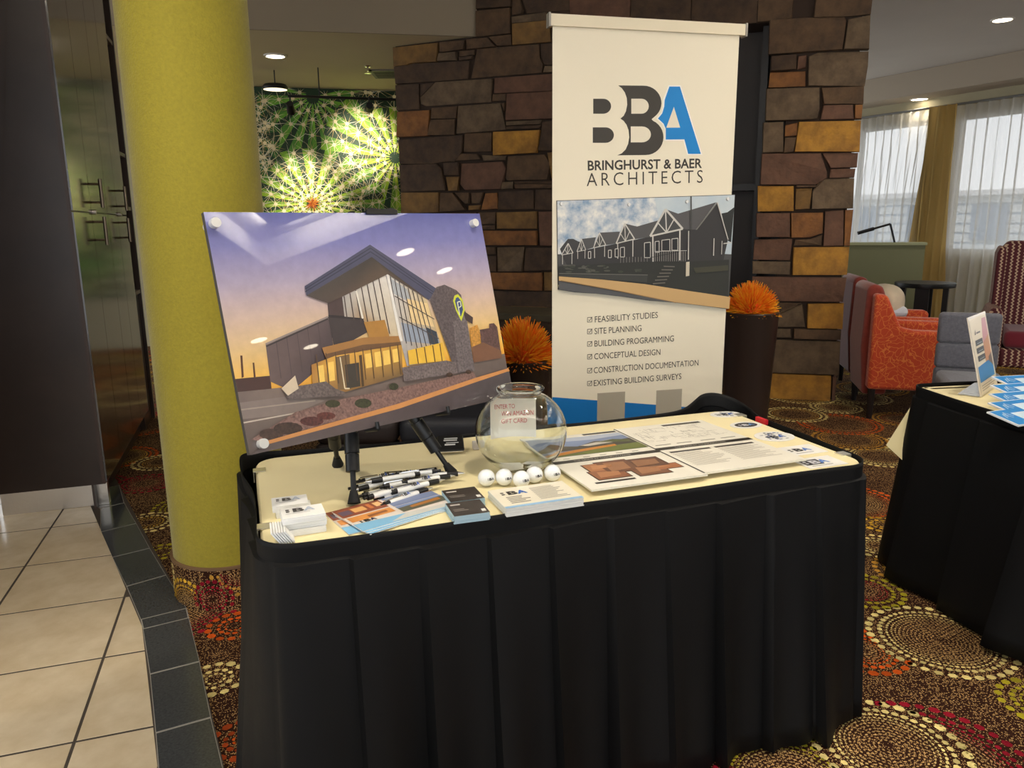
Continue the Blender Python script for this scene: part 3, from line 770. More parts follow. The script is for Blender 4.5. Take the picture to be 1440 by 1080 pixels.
def tablecloth(O, a, c, w, d, label, drop=.06, r=.06):
    b = MB(); rows = []
    for g, z in ((-.05, TH), (-.012, TH), (-.003, TH-.002), (.001, TH-.007), (.003, TH-.02), (.004, TH-drop)): rows.append([(p[0], p[1], z) for p in rrect(O, a, c, w, d, r, 8, g)])
    n = len(rows[0]); V = sum(rows, []); Fc = [tuple(range(n))]
    for k in range(len(rows)-1): Fc += [((k+1)*n+i, (k+1)*n+(i+1) % n, k*n+(i+1) % n, k*n+i) for i in range(n)]
    b.add(V, Fc); return b.build('tablecloth', m_cloth, smooth=True, label=label, cat='tablecloth')
folding_table(TO, e1, e2, TW, TD, 'folding display table under the cream cloth and long black skirt')
tablecloth(TO, e1, e2, TW, TD, 'cream cloth covering the top of the display table with the easel')
def resample(path, step):
    out = []; n = len(path); L = 0
    for i in range(n):
        p, q = path[i], path[(i+1) % n]; d = np.linalg.norm(q-p)
        if d < 1e-6: continue
        k = max(1, int(d/step)); t = (q-p)/d; 
        for j in range(k): out.append((p+t*d*j/k, L+d*j/k))
        L += d
    m = len(out); res = []
    for i, (p, s) in enumerate(out):
        t = out[(i+1) % m][0]-out[i-1][0]; t /= np.linalg.norm(t); res.append((p, s, np.array([t[1], -t[0]])))
    return res, L
def skirt(name, O, a, c, w, d, label, pw, topfn, standfn, seed, r=.07, flare=.05, hem=.012, phase=0.0):
    rnd = random.Random(seed); path = rrect(O, a, c, w, d, r, 8, .008); sm, L = resample(path, .007)
    npl = round(L/pw); pw = L/npl; amp = [rnd.uniform(.7, 1.35) for _ in range(npl+1)]; ph = [rnd.uniform(-.5, .5) for _ in range(npl+1)]; hz = [rnd.uniform(-.006, .01) for _ in range(npl+1)]
    zs = [0, .012, .042, .0455, .07, .11, .16, .22, .28, .34, .4, .46, .52, .58, .64, .69, TH]
    V = []; nr = len(zs)
    for p, s, n in sm:
        k = int(((s+phase) % L)/pw) % npl; t = (((s+phase) % L) % pw)/pw; top = TH+.006+topfn(s/L, p); st = standfn(s/L, p)
        dn = 0
        for dz in zs:
            h = dz/TH
            if dz < .043: off = .003+.002*math.sin(9*s); 
            else:
                fold = (1-t)**1.3*(1 if t > .02 else t/.02)
                off = .006+amp[k]*fold*(.010+.030*h)+flare*h+.018*h*math.sin(2*math.pi*s/.41+ph[k]*.8+seed)+.010*h*h*math.sin(2*math.pi*(t+ph[k]))
            off += st*(1-h)**2
            bot = hem+hz[k]*.6+.006*math.sin(7*s)
            z = top-(top-bot)*h; q = p+n*off; V.append((q[0], q[1], z))
    m = len(sm); Fc = []
    for i in range(m):
        j = (i+1) % m
        for k in range(nr-1): Fc.append((i*nr+k, i*nr+k+1, j*nr+k+1, j*nr+k))
    b = MB(); b.add(V, Fc); o = b.build(name, m_skirt, smooth=True, label=label, cat='table skirt'); 
    sd = o.modifiers.new('thickness', 'SOLIDIFY'); sd.thickness = .0025; sd.offset = -1
    return o
BR_, BL_ = tp(TW, TD), tp(0, TD)
def top1(f, p):
    z = 0
    d = np.linalg.norm(p-(BR_-e1*.05)); z += .045*math.exp(-(d/.075)**2)
    d = np.linalg.norm(p-(BL_-e2*.06)); z += .022*math.exp(-(d/.06)**2)
    return z+.002*math.sin(40*f)
def stand1(f, p):
    z = 0
    z += .045*math.exp(-(np.linalg.norm(p-(BR_-e1*.02))/.12)**2)+.03*math.exp(-(np.linalg.norm(p-(BL_-e2*.1))/.14)**2)
    z += .016*math.exp(-(np.linalg.norm(p-tp(TW, TD*.45))/.2)**2)
    return z
sk = skirt('table_skirt', TO, e1, e2, TW, TD, 'long black box-pleated skirt around the display table', .15, top1, stand1, 3)
m_clear = M('clear_clip_plastic', (235, 232, 220), .15, trans=.7)
def clip_at(q, out, label=None):
    b = MB(); t = np.array([-out[1], out[0]]); R = np.array([[t[0], out[0], 0], [t[1], out[1], 0], [0, 0, 1]])
    b.box((q[0]-out[0]*.008, q[1]-out[1]*.008, TH+.002), (.03, .03, .003), R=R); b.box((q[0]+out[0]*.008, q[1]+out[1]*.008, TH-.012), (.03, .003, .03), R=R)
    b.build('skirt_clip', m_clear, label=label, cat='clip', group='clear clips holding the black skirt')
clip_at(tp(0, .12), -e1, 'clear skirt clip at the front of the left table side'); clip_at(tp(0, .53), -e1, 'clear skirt clip at the back of the left table side')
clip_at(tp(TW, .09), e1, 'clear skirt clip at the front of the right table side'); clip_at(tp(TW, .56), e1, 'clear skirt clip at the back of the right table side')
q = tp(TW+.012, .47); b = MB(); b.box((q[0], q[1], TH+.002), (.012, .05, .016), rz=TB); b.build('red_tag', M('red_tape', (196, 32, 44), .5), label='small red tag on the right rim of the table skirt', cat='tag')

# ================================================================== POSTER ON EASEL
cs4 = [(282, 299), (672, 301), (720, 557), (351, 640)]
Rr = [ray(*q) for q in cs4]; A4 = np.stack([Rr[0], -Rr[1], Rr[2], -Rr[3]], 1); tt = np.linalg.svd(A4)[2][3]; tt /= tt[0]
PP = [CAM+Rr[i]*tt[i]*1.55 for i in range(4)]
frP = Frame(PP[3], PP[2]-PP[3], PP[0]-PP[3]); PW, PH = .762, .508
po = empty('poster_board', tuple(PP[3]*.5+PP[2]*.5), 'glossy mounted photograph of a modern glass building at dusk on the easel', 'poster')
b = MB(); c8 = [frP.p(u, v, w) for w in (-.012, 0) for u, v in ((0, 0), (PW, 0), (PW, PH), (0, PH))]
b.add(c8, [(4, 5, 6, 7), (0, 3, 2, 1), (0, 1, 5, 4), (1, 2, 6, 5), (2, 3, 7, 6), (3, 0, 4, 7)]); b.build('board', M('dark_board_edge', (70, 66, 62), .4), po)
m_poster = M('acrylic_faced_print', (255, 255, 255), .4, attr=True, noise=(38, .07), coat=1.0, coatr=.015, spec=.5)
m_posterg = M('acrylic_faced_gravel', (255, 255, 255), .5, attr=True, coat=1.0, coatr=.015, noise=(170, .45))
b = MB(); bg_ = MB(); L_ = [.0004]
def Q(x, y):
    u, v = frP.uv(270+x/3, 280+y/3); return (min(max(u, 0), PW), min(max(v, 0), PH))
def pp(col, *xy, mb=None):
    poly(mb or b, frP, [Q(xy[i], xy[i+1]) for i in range(0, len(xy), 2)], col, L_[0]); L_[0] += .00006
def pl(col, wd__, *xy, mb=None):
    for i in range(0, len(xy)-2, 2):
        p, q = np.array(Q(xy[i], xy[i+1])), np.array(Q(xy[i+2], xy[i+3])); d = (q-p)/max(1e-6, np.linalg.norm(q-p)); n = np.array([-d[1], d[0]])*wd__/2
        poly(mb or b, frP, [tuple(p-n), tuple(q-n), tuple(q+n), tuple(p+n)], col, L_[0])
    L_[0] += .00006
stops = [(1.0, (88, 94, 158)), (.86, (122, 122, 178)), (.70, (170, 158, 182)), (.55, (206, 180, 164)), (.42, (224, 190, 134)), (.30, (238, 186, 80)), (.22, (232, 158, 46)), (0, (120, 100, 90))]
for (v1, ca), (v0, cb) in zip(stops, stops[1:]):
    b.add([frP.p(u, v*PH, .0003) for u, v in ((0, v0), (PW, v0), (PW, v1), (0, v1))], [(0, 1, 2, 3)], 0, [cb, cb, ca, ca])
pp([(120, 104, 98), (128, 112, 104), (120, 104, 98), (112, 98, 92), (84, 72, 72), (84, 72, 72), (92, 80, 78)], 150, 770, 330, 800, 900, 740, 1330, 650, 1360, 850, 1200, 900, 230, 1100)           # ground
pp((132, 118, 112), 195, 860, 420, 830, 560, 850, 430, 905, 205, 930)
pl((196, 182, 168), .003, 210, 945, 480, 895); pl((160, 146, 134), .003, 200, 890, 520, 850)
pp((70, 44, 40), 175, 760, 330, 745, 335, 800, 185, 815); pp((88, 52, 36), 203, 660, 212, 660, 218, 750, 209, 755); pp((88, 52, 36), 255, 690, 262, 690, 268, 750, 260, 752)
pp([(104, 88, 88), (92, 78, 80), (70, 60, 66), (66, 56, 62), (90, 76, 78), (104, 86, 84)], 310, 612, 572, 497, 588, 560, 600, 660, 420, 810, 330, 770)
for i in range(1, 6): pl((78, 66, 70), .0016, 310+262*i/6, 612-115*i/6, 330+270*i/6, 770-80*i/6)
                             # left wing
pl((150, 136, 130), .004, 310, 612, 572, 497); pl((60, 52, 54), .003, 312, 622, 572, 506)
pp((78, 62, 62), 570, 440, 632, 412, 642, 496, 575, 494); pp((64, 56, 58), 572, 497, 720, 503, 742, 560, 600, 640, 588, 570)
pl((46, 42, 44), .006, 574, 494, 722, 504)
pp([(176, 172, 170), (196, 190, 182), (222, 216, 208), (208, 190, 156), (190, 150, 96), (170, 140, 104), (176, 168, 160)], 632, 412, 680, 390, 815, 318, 880, 600, 745, 590, 722, 503, 642, 496)                 # glass, left face
pp([(214, 210, 206), (206, 182, 140), (196, 170, 132), (170, 168, 172), (190, 184, 178)], 828, 320, 990, 425, 1070, 680, 905, 705, 872, 575)                                    # glass, right face
pp((176, 180, 184), 830, 330, 905, 380, 925, 440, 850, 400); pp((150, 160, 176), 880, 520, 1030, 560, 1045, 615, 895, 600); pp((232, 204, 150), 905, 420, 990, 440, 1020, 540, 920, 520)
pp((60, 70, 82), 985, 540, 1030, 560, 1040, 620, 1000, 610)
for i in range(7):
    t = i/7; pl((74, 62, 60), .0028, 640+170*t, 410-88*t, 652+210*t, 500+80*t)
for i in range(8):
    t = i/8; pl((84, 76, 74), .0026, 834+150*t, 326+96*t, 880+180*t, 600+75*t)
for t in (.33, .66): pl((84, 76, 74), .0022, 832+60*t, 320+270*t, 1000+60*t, 425+250*t)
pl((232, 228, 222), .008, 822, 318, 880, 600); pl((232, 226, 214), .005, 690, 388, 718, 505)
pp((176, 128, 62), 722, 520, 810, 510, 830, 580, 745, 585)
pp((74, 76, 100), 473, 368, 748, 193, 1034, 382, 1058, 400, 995, 425, 755, 245, 480, 408)                 # roof fascia
for k in (.3, .6): pl((52, 52, 72), .0022, 475, 368+40*k, 750, 193+50*k, 1020, 385+36*k)
pp([(78, 70, 66), (60, 55, 54), (76, 64, 58), (96, 80, 66), (92, 78, 66), (84, 72, 66)], 480, 408, 755, 245, 995, 425, 822, 318, 632, 412, 570, 440)                              # soffit
pp((92, 82, 84), 1000, 425, 1028, 372, 1062, 362, 1112, 385, 1132, 405, 1190, 725, 1110, 735, mb=bg_)     # stone tower
pp((108, 98, 100), 1098, 520, 1150, 470, 1190, 725, 1120, 730, mb=bg_)
pp((70, 56, 56), 1140, 470, 1182, 500, 1180, 528, 1150, 510); 
pp((206, 214, 60), 1118, 402, 1138, 425, 1147, 470, 1133, 516, 1110, 470, 1098, 430, 1104, 408)
pp((52, 74, 122), 1119, 414, 1134, 434, 1140, 468, 1131, 498, 1114, 464, 1106, 432, 1110, 418)
pl((214, 222, 196), .0035, 1126, 490, 1116, 436); pl((214, 222, 196), .003, 1116, 436, 1128, 432, 1132, 452, 1120, 460)
pp((92, 66, 64), 1210, 552, 1250, 545, 1250, 527, 1270, 524, 1284, 540, 1300, 650, 1222, 655, mb=bg_); pp((196, 140, 62), 1168, 545, 1200, 530, 1215, 580, 1205, 620, 1176, 630, mb=bg_)
pp((124, 86, 66), 1176, 625, 1225, 605, 1300, 640, 1305, 670, 1185, 690)
pp((164, 118, 66), 545, 628, 720, 585, 868, 578, 876, 605, 720, 622, 560, 668); pp((112, 82, 56), 560, 655, 720, 615, 876, 603, 880, 618, 720, 640, 566, 680)
pp([(170, 120, 60), (232, 176, 76), (200, 150, 66), (120, 96, 66), (150, 110, 60), (176, 130, 66)], 500, 700, 600, 662, 880, 616, 885, 745, 640, 815, 505, 790)
for x, y, w_, h_ in ((525, 705, 26, 70), (570, 690, 24, 80), (725, 655, 30, 60), (765, 648, 28, 62), (800, 642, 28, 60), (840, 636, 26, 55)): pp((248, 206, 104), x, y, x+w_, y-w_*.2, x+w_+6, y+h_-w_*.2, x+6, y+h_)
                            # lit entrance
pp((84, 64, 44), 700, 660, 712, 658, 722, 790, 712, 792); pp((120, 96, 66), 600, 668, 660, 655, 668, 800, 612, 806); pp((66, 60, 54), 640, 700, 700, 690, 706, 790, 650, 800)
for x in (520, 560, 600, 640, 680, 715, 750, 790, 830, 862): pl((92, 70, 52), .0025, x, 655-(x-520)*.12, x+14, 790-(x-520)*.14)
pl((230, 214, 180), .003, 620, 668, 640, 800, 660, 800)
pp((232, 186, 66), 905, 640, 1052, 606, 1064, 682, 912, 700)
for x in (940, 975, 1010, 1040): pl((92, 66, 40), .003, x, 632-(x-940)*.2, x+10, 696-(x-940)*.12)
pp((104, 92, 90), 380, 800, 560, 770, 600, 800, 640, 815, 640, 830, 400, 845, mb=bg_); pp((112, 100, 100), 880, 712, 1066, 682, 1110, 690, 1115, 735, 890, 770, mb=bg_)
pp((214, 196, 170), 372, 800, 430, 745, 445, 800, 400, 830)
pp((128, 98, 92), 245, 1015, 430, 900, 600, 850, 900, 790, 1180, 728, 1195, 755, 865, 868, 560, 948, 300, 1022, mb=bg_)  # gravel bed
for x, y, rx, ry, cl in ((330, 992, 52, 24, (70, 50, 46)), (400, 968, 62, 26, (62, 44, 40)), (500, 938, 50, 20, (84, 44, 44)), (560, 915, 40, 16, (96, 48, 44)), (588, 864, 32, 16, (58, 58, 38)), (716, 862, 36, 20, (56, 58, 38)), (845, 792, 20, 15, (54, 56, 38)), (1080, 742, 14, 10, (70, 50, 40)), (1160, 730, 12, 9, (70, 50, 40))):
    pp(cl, *sum([list(t) for t in ell(x, y, rx, ry, 14)], []), mb=bg_)
pp([(98, 86, 86), (96, 84, 86), (84, 72, 76), (78, 68, 72), (84, 76, 80), (72, 64, 68), (74, 64, 68)], 230, 1085, 300, 1040, 870, 880, 1200, 765, 1345, 725, 1370, 860, 1200, 900)              # road
pp((206, 142, 84), 305, 1022, 870, 862, 1200, 752, 1340, 712, 1342, 724, 1200, 770, 870, 884, 310, 1036)  # kerb
b.build('photo_print', m_poster, po); bg_.build('photo_gravel_print', m_posterg, po)
for x, y in ((300, 315), (664, 315), (367, 624), (700, 548)):
    u, v = frP.uv(x, y); mb = MB(); mb.tube(frP.p(u, v, -.03), frP.p(u, v, .016), .0105, n=20); mb.build('standoff', m_satin, po, smooth=True)
# easel
zt = TH+.0065
fF, fR, fB = atz(498, 708, zt), atz(636, 666, zt), atz(475, 653, zt)
mid = frP.p(PW*.5, PH*.95, -.05)
apex = frP.p(PW*.53, PH*.8, -.06)
ea = empty('tabletop_easel', ((fF[0]+fR[0]+fB[0])/3, (fF[1]+fR[1]+fB[1])/3, zt), 'black telescoping tripod easel holding the building photograph', 'easel')
def leg(foot, target, tlow=.10, thick=True):
    foot = np.array(foot); d = target-foot; Ln = np.linalg.norm(d); d /= Ln
    mb = MB(); mb.tube(foot+d*.02, foot+d*.30, .0065, n=12); mb.tube(foot+d*.105, foot+d*Ln, .0115, n=12)
    lg = mb.build('leg', m_blackm, ea, smooth=True)
    mb = MB(); mb.tube(foot, foot+d*.03, .0155, .0085, n=16); mb.build('rubber_foot', M('rubber', (20, 20, 20), .7), lg, smooth=True)
    mb = MB(); mb.tube(foot+d*.075, foot+d*.115, .0165, n=14); mb.tube(foot+d*.118, foot+d*.165, .0175, n=14); mb.tube(foot+d*.17, foot+d*.19, .015, n=14); mb.build('clamp_collar', m_blackp, lg, smooth=True)
    return d
def behind(px, py, w_): u, v = frP.uv(px, py); return frP.p(u, v, w_)
leg(fF, behind(517, 520, -.085)); leg(fR, behind(566, 520, -.085)); leg(fB, behind(500, 540, -.13))
MB().tube(frP.p(PW*.49, PH*.3, -.03), frP.p(PW*.49, PH*1.02, -.03), .009, n=12).build('mast', m_blackm, ea, smooth=True)
mb = MB()
for k in (-1, 1):
    mb.add([frP.p(PW*.575+k*x, PH+y, w) for w in (-.03, .006) for x, y in ((0, -.004), (.045, -.004), (.045, .006), (.03, .012), (0, .007))], [(0, 1, 2, 3, 4), (5, 6, 7, 8, 9)]+[(i, (i+1) % 5, 5+(i+1) % 5, 5+i) for i in range(5)])
mb.build('top_clip', m_blackp, ea)
for u in (.40, .68):
    mb = MB(); mb.tube(frP.p(PW*u, -.004, -.03), frP.p(PW*u, -.004, .02), .006, n=10); mb.tube(frP.p(PW*u, -.004, .02), frP.p(PW*u, .012, .02), .005, n=10); mb.build('support_peg', m_blackp, ea, smooth=True)

# ================================================================== ROLL-UP BANNER
bTL = atD(777, 32, 3.1); bd = np.array([.973, .232, 0]); frB = Frame((bTL[0], bTL[1], 0), bd, (0, 0, 1))
BW = frB.uv(1040, 45)[0]; BZT = float(bTL[2])
ba = empty('roll_up_banner', tuple(frB.p(BW/2, 0)), 'tall white roll-up banner stand with large black and blue letters', 'banner')
b = MB(); NX = 6
zz = [.06, .5, 1.0, 1.5, BZT]
m_vinyl = M('off_white_vinyl', (232, 222, 198), .45)
b.add([frB.p(u, z, w) for w in (-.0015, 0) for z in (.06, BZT) for u in (0, BW)], [(4, 5, 7, 6), (0, 2, 3, 1), (0, 1, 5, 4), (1, 3, 7, 5), (3, 2, 6, 7), (2, 0, 4, 6)])
b.build('graphic_sheet', m_vinyl, ba)
b = MB(); b.add([frB.p(u, z, w) for w in (-.02, .012) for z in (BZT-.012, BZT+.03) for u in (-.012, BW+.022)], [(4, 5, 7, 6), (0, 2, 3, 1), (0, 1, 5, 4), (1, 3, 7, 5), (3, 2, 6, 7), (2, 0, 4, 6)])
tr = b.build('top_rail', M('cream_aluminium', (226, 214, 186), .4), ba)
for u in (-.014, BW+.024):
    MB().add([frB.p(u+s*.004, z, w) for w in (-.023, .015) for z in (BZT-.016, BZT+.034) for s in (-1, 1)], [(4, 5, 7, 6), (0, 2, 3, 1), (0, 1, 5, 4), (1, 3, 7, 5), (3, 2, 6, 7), (2, 0, 4, 6)]).build('end_cap', M('grey_cap', (150, 144, 134), .5), tr)
b = MB(); b.add([frB.p(u, z, w) for w in (-.09, .09) for z in (.0, .075) for u in (-.02, BW+.02)], [(4, 5, 7, 6), (0, 2, 3, 1), (0, 1, 5, 4), (1, 3, 7, 5), (3, 2, 6, 7), (2, 0, 4, 6)]); b.build('base_cassette', m_steel, ba)
MB().tube(frB.p(BW/2, .07, -.04), frB.p(BW/2, BZT, -.012), .011, n=10).build('support_pole', m_steel, ba, smooth=True)
Zb = lambda x, y: frB.uv(820+x/6.356, 100+y/6.356)
def bp(mb, col, off, pts): poly(mb, frB, [Zb(*p) for p in pts], col, off)
DK, BLU, CR_ = (58, 53, 46), (16, 128, 200), (226, 216, 194)
def arc(cx, cy, rx, ry, a0, a1, n=14): return [(cx+rx*math.cos(math.radians(a0+(a1-a0)*i/n)), cy-ry*math.sin(math.radians(a0+(a1-a0)*i/n))) for i in range(n+1)]
lg = MB()
bp(lg, DK, .0005, [(90, 247), (180, 247)]+arc(180, 314, 70, 67, 90, -90)+[(90, 381)])
bp(lg, DK, .0005, [(86, 503), (200, 503)]+arc(200, 572, 75, 69, 90, -90)+[(86, 641)])
bp(lg, DK, .0005, [(313, 128), (540, 130)]+arc(540, 285, 160, 155, 90, -52)+[(612, 430)]+arc(560, 590, 158, 160, 66, -90)+[(305, 753)]+[(345, 735), (380, 700), (402, 650), (412, 590), (406, 530), (388, 480), (362, 445), (333, 424), (362, 400), (382, 360), (394, 300), (390, 240), (372, 190), (345, 152)])
bp(lg, CR_, .0009, [(430, 247), (520, 247)]+arc(520, 314, 66, 67, 90, -90)+[(430, 381)])
bp(lg, CR_, .0009, [(425, 495), (525, 495)]+arc(525, 566, 80, 71, 90, -90)+[(425, 637)])
bp(lg, (240, 238, 232), .0006, [(762, 128), (872, 128), (1064, 748), (930, 748), (896, 622), (728, 622), (728, 520), (705, 470), (655, 425), (700, 370), (712, 310), (714, 255)])
bp(lg, BLU, .0011, [(770, 138), (864, 138), (1052, 740), (938, 740), (904, 610), (738, 612), (738, 515), (718, 470), (668, 424), (706, 378), (724, 318), (728, 258)])
bp(lg, CR_, .0014, [(810, 320), (866, 505), (742, 506)])
lg.build('logo_print', m_print, ba)
def bt(body, x0, y0, x1, y1, h, bold=0, space=1.0, col=DK, fr0=None):
    tx = MB(); u0, v0 = frB.uv(x0, y0); u1, v1 = frB.uv(x1, y1); put_text(tx, frB, body, u0, v0, math.hypot(u1-u0, v1-v0), h, .0008, col, bold, space, math.atan2(v1-v0, u1-u0)); tx.build('lettering', m_print, ba)
hh = lambda px: px/F_PX*3.2
bt('BRINGHURST & BAER', 826.5, 240, 987, 236.5, hh(13), .022)
bt('ARCHITECTS', 825, 262, 988, 257, hh(17), -.006, 1.35)
for t, x0, y0, x1, y1 in (('FEASIBILITY STUDIES', 836.5, 453.5, 925, 447), ('SITE PLANNING', 836, 470, 902, 465.5), ('BUILDING PROGRAMMING', 836, 487.5, 947.5, 480), ('CONCEPTUAL DESIGN', 835.5, 505.5, 928.5, 499), ('CONSTRUCTION DOCUMENTATION', 835, 525, 982, 514), ('EXISTING BUILDING SURVEYS', 835, 543, 958, 533)):
    bt(t, x0, y0, x1, y1, hh(8.6), 0)
    u, v = frB.uv(826, y0-.5); s = hh(6.4); tx = MB()
    for a, c in (((0, 0), (s, 0)), ((s, 0), (s, s)), ((s, s), (0, s)), ((0, s), (0, 0)), ((s*.25, s*.5), (s*.45, s*.25)), ((s*.45, s*.25), (s*1.05, s*1.1))):
        p, q = np.array((u, v))+np.array(a), np.array((u, v))+np.array(c); d = (q-p)/np.linalg.norm(q-p); n = np.array([-d[1], d[0]])*.0011
        poly(tx, frB, [tuple(p-n), tuple(q-n), tuple(q+n), tuple(p+n)], DK, .0008)
    tx.build('tick_box', m_print, ba)
bn = MB(); clampu = lambda t: (min(max(t[0], .001), BW-.001), t[1])
pts = [clampu(frB.uv(x, y)) for x, y in ((783, 558), (880, 566), (960, 572), (1014, 576))]; pts = [(.001, pts[0][1])]+pts[1:-1]+[(BW-.001, pts[-1][1])]
poly(bn, frB, pts+[(BW-.001, .08), (.001, .08)], (4, 108, 178), .0004); bn.build('blue_band', m_print, ba)
for x0, x1, y in ((840, 879, 553), (923, 959, 549)):
    u0, v1 = frB.uv(x0, y); u1 = frB.uv(x1, y)[0]; q = MB(); s = u1-u0
    poly(q, frB, [(u0, v1-s*1.25), (u1, v1-s*1.25), (u1, v1), (u0, v1)], (166, 158, 140), .0008); q.build('blank_square', m_print, ba)
# photo panel pinned on the banner
ph = empty('photo_panel', tuple(frB.p(BW/2, 1.2, .004)), 'photograph of a row of gabled porches pinned to the white banner', 'photo')
Zp = lambda x, y: frB.uv(770+x/5.333, 260+y/5.333)
b = MB(); out = [(65, 118), (1402, 72), (1352, 932), (1150, 905), (950, 882), (760, 868), (560, 838), (360, 815), (200, 805), (75, 785)]
Pq = [Zp(*p) for p in out]; n = len(Pq); bw = [0]*n
b.add([frB.p(u, v, .0015+w) for (u, v), w in zip(Pq, bw)]+[frB.p(u, v, .004+w) for (u, v), w in zip(Pq, bw)], [tuple(range(n))[::-1], tuple(range(n, 2*n))]+[(i, (i+1) % n, n+(i+1) % n, n+i) for i in range(n)])
b.build('sheet', M('photo_sheet', (70, 68, 66), .4), ph)
b = MB(); lay = [.0046]
def hp(col, *xy, mb=None):
    pts = [Zp(xy[i], xy[i+1]) for i in range(0, len(xy), 2)]; poly(mb or b, frB, pts, col, lay[0]); lay[0] += .00008
def hl(col, w, *xy):
    for i in range(0, len(xy)-2, 2):
        p, q = np.array(Zp(xy[i], xy[i+1])), np.array(Zp(xy[i+2], xy[i+3])); d = (q-p)/np.linalg.norm(q-p); nn_ = np.array([-d[1], d[0]])*w/2; poly(b, frB, [tuple(p-nn_), tuple(q-nn_), tuple(q+nn_), tuple(p+nn_)], col, lay[0])
    lay[0] += .00008
sk_off = lay[0]; rnd = random.Random(4)
m_cloud = M('cloudy_sky_print', (96, 134, 172), .4, rgb2=(232, 228, 218), noise=(21, .3)); m_haze = M('hazy_sky_print', (196, 204, 206), .4, rgb2=(176, 190, 200), noise=(9, .3))
sky = MB(); poly(sky, frB, [Zp(*t) for t in ((70, 122), (800, 97), (880, 500), (75, 520))], (255, 255, 255), sk_off); sky.build('sky_print', m_cloud, ph)
sky = MB(); poly(sky, frB, [Zp(*t) for t in ((800, 97), (1400, 76), (1374, 520), (880, 500))], (255, 255, 255), sk_off); sky.build('sky_print', m_haze, ph); lay[0] += .0003
hp((40, 42, 40), 1300, 215, 1345, 205, 1395, 168, 1372, 430, 1350, 420); hp((58, 58, 58), 90, 480, 150, 405, 190, 405, 240, 430, 240, 500, 110, 530)
hp((52, 50, 50), 100, 525, 765, 388, 1010, 332, 1110, 336, 1265, 130, 1348, 412, 1310, 585, 1030, 585, 150, 615)       # walls
hp((84, 82, 82), 880, 182, 975, 216, 1262, 130, 1108, 336, 1010, 332); hp((80, 79, 79), 575, 290, 668, 312, 830, 265, 765, 390, 648, 408); hp((80, 79, 79), 385, 358, 540, 350, 512, 440, 432, 452); hp((78, 78, 78), 250, 405, 360, 392, 340, 470, 282, 488); hp((60, 60, 61), 130, 430, 240, 425, 218, 498, 185, 512)
WH = (196, 192, 184)
for ax, ay, lx, ly, rx, ry in ((880, 182, 765, 385, 1010, 330), (575, 290, 510, 440, 648, 405), (385, 358, 340, 472, 432, 450), (250, 405, 216, 500, 282, 488), (150, 438, 100, 525, 186, 510)):
    s = (rx-lx)/245; hp((70, 70, 70), ax, ay, lx, ly, rx, ry); mx, my = (lx+rx)/2, (ly+ry)/2
    hl(WH, .0075*s+.001, lx, ly, ax, ay, rx, ry); hl(WH, .006*s+.0008, lx, ly, rx, ry); hl(WH, .0045*s+.0008, ax, ay, mx, my); hl(WH, .004*s+.0006, mx, my, (ax+lx)/2, (ay+ly)/2); hl(WH, .004*s+.0006, mx, my, (ax+rx)/2, (ay+ry)/2)
    hl(WH, .0055*s+.0008, lx+20*s, ly, lx+22*s, ly+200*s); hl(WH, .0055*s+.0008, rx-22*s, ry, rx-24*s, ry+235*s)
for x, y, w, h in ((720, 435, 45, 110), (800, 425, 30, 80), (850, 415, 60, 80), (925, 405, 45, 85), (540, 470, 30, 70), (500, 480, 24, 60), (450, 490, 22, 55), (300, 500, 18, 50)):
    hp((38, 38, 40), x, y, x+w, y-w*.12, x+w, y+h, x, y+h); hl(WH, .003, x, y, x+w, y-w*.12, x+w, y+h, x, y+h, x, y)
hl((70, 70, 68), .006, 1068, 86, 1070, 335); hl(WH, .004, 1050, 345, 1048, 560); hl(WH, .004, 1240, 400, 1236, 530); hl(WH, .003, 1300, 420, 1296, 520); hl(WH, .004, 1265, 132, 1345, 410); hl((120, 118, 112), .005, 1108, 335, 1262, 135); hl(WH, .004, 1310, 440, 1372, 432)
for x in range(800, 1030, 16): hl((168, 164, 156), .0016, x, 498, x, 572)
hl(WH, .002, 795, 498, 1035, 492); hl((40, 40, 40), .002, 760, 545, 980, 500)
for x in range(540, 760, 22): hl((150, 146, 140), .0014, x, 540, x, 592)
hp((44, 45, 40), 78, 610, 700, 575, 1030, 575, 1350, 560, 1345, 840, 720, 745, 78, 682)                                    # front planting
for _ in range(30):
    x = rnd.uniform(120, 720); y = rnd.uniform(600, 655); hp(blend((92, 90, 82), (58, 60, 50), rnd.random()), *sum([list(t) for t in ell(x, y, rnd.uniform(8, 26), rnd.uniform(4, 10), 8)], []))
hp((58, 58, 55), 78, 668, 740, 672, 735, 730, 78, 682); hl((120, 118, 110), .002, 78, 662, 740, 674)
for k in range(6): hp((108, 102, 94), 790+16*k-12, 735-26*k, 870+14*k, 728-24*k, 872+14*k, 736-24*k, 792+16*k-12, 743-26*k)
hp((200, 190, 168), 1026, 578, 1052, 574, 1050, 680, 1024, 684); hp((64, 62, 48), 1080, 620, 1340, 600, 1340, 640, 1100, 660)
hp((196, 160, 108), 76, 684, 400, 708, 720, 742, 1060, 795, 1356, 838, 1348, 926, 950, 878, 520, 790, 76, 716)              # footpath
hl((150, 116, 72), .003, 90, 715, 520, 792, 950, 880); hp((84, 84, 86), 76, 722, 520, 800, 940, 878, 760, 864, 560, 834, 360, 812, 200, 800, 78, 782)
b.build('houses_print', m_print, ph)
for x, y in ((100, 142), (606, 148), (1040, 126), (1345, 106), (358, 800), (905, 802), (90, 758)):
    u, v = Zp(x, y); mb = MB(); mb.tube(frB.p(u, v, .004), frB.p(u, v, .012), .0075, .006, n=14); mb.build('pin', m_steel, ph, smooth=True)

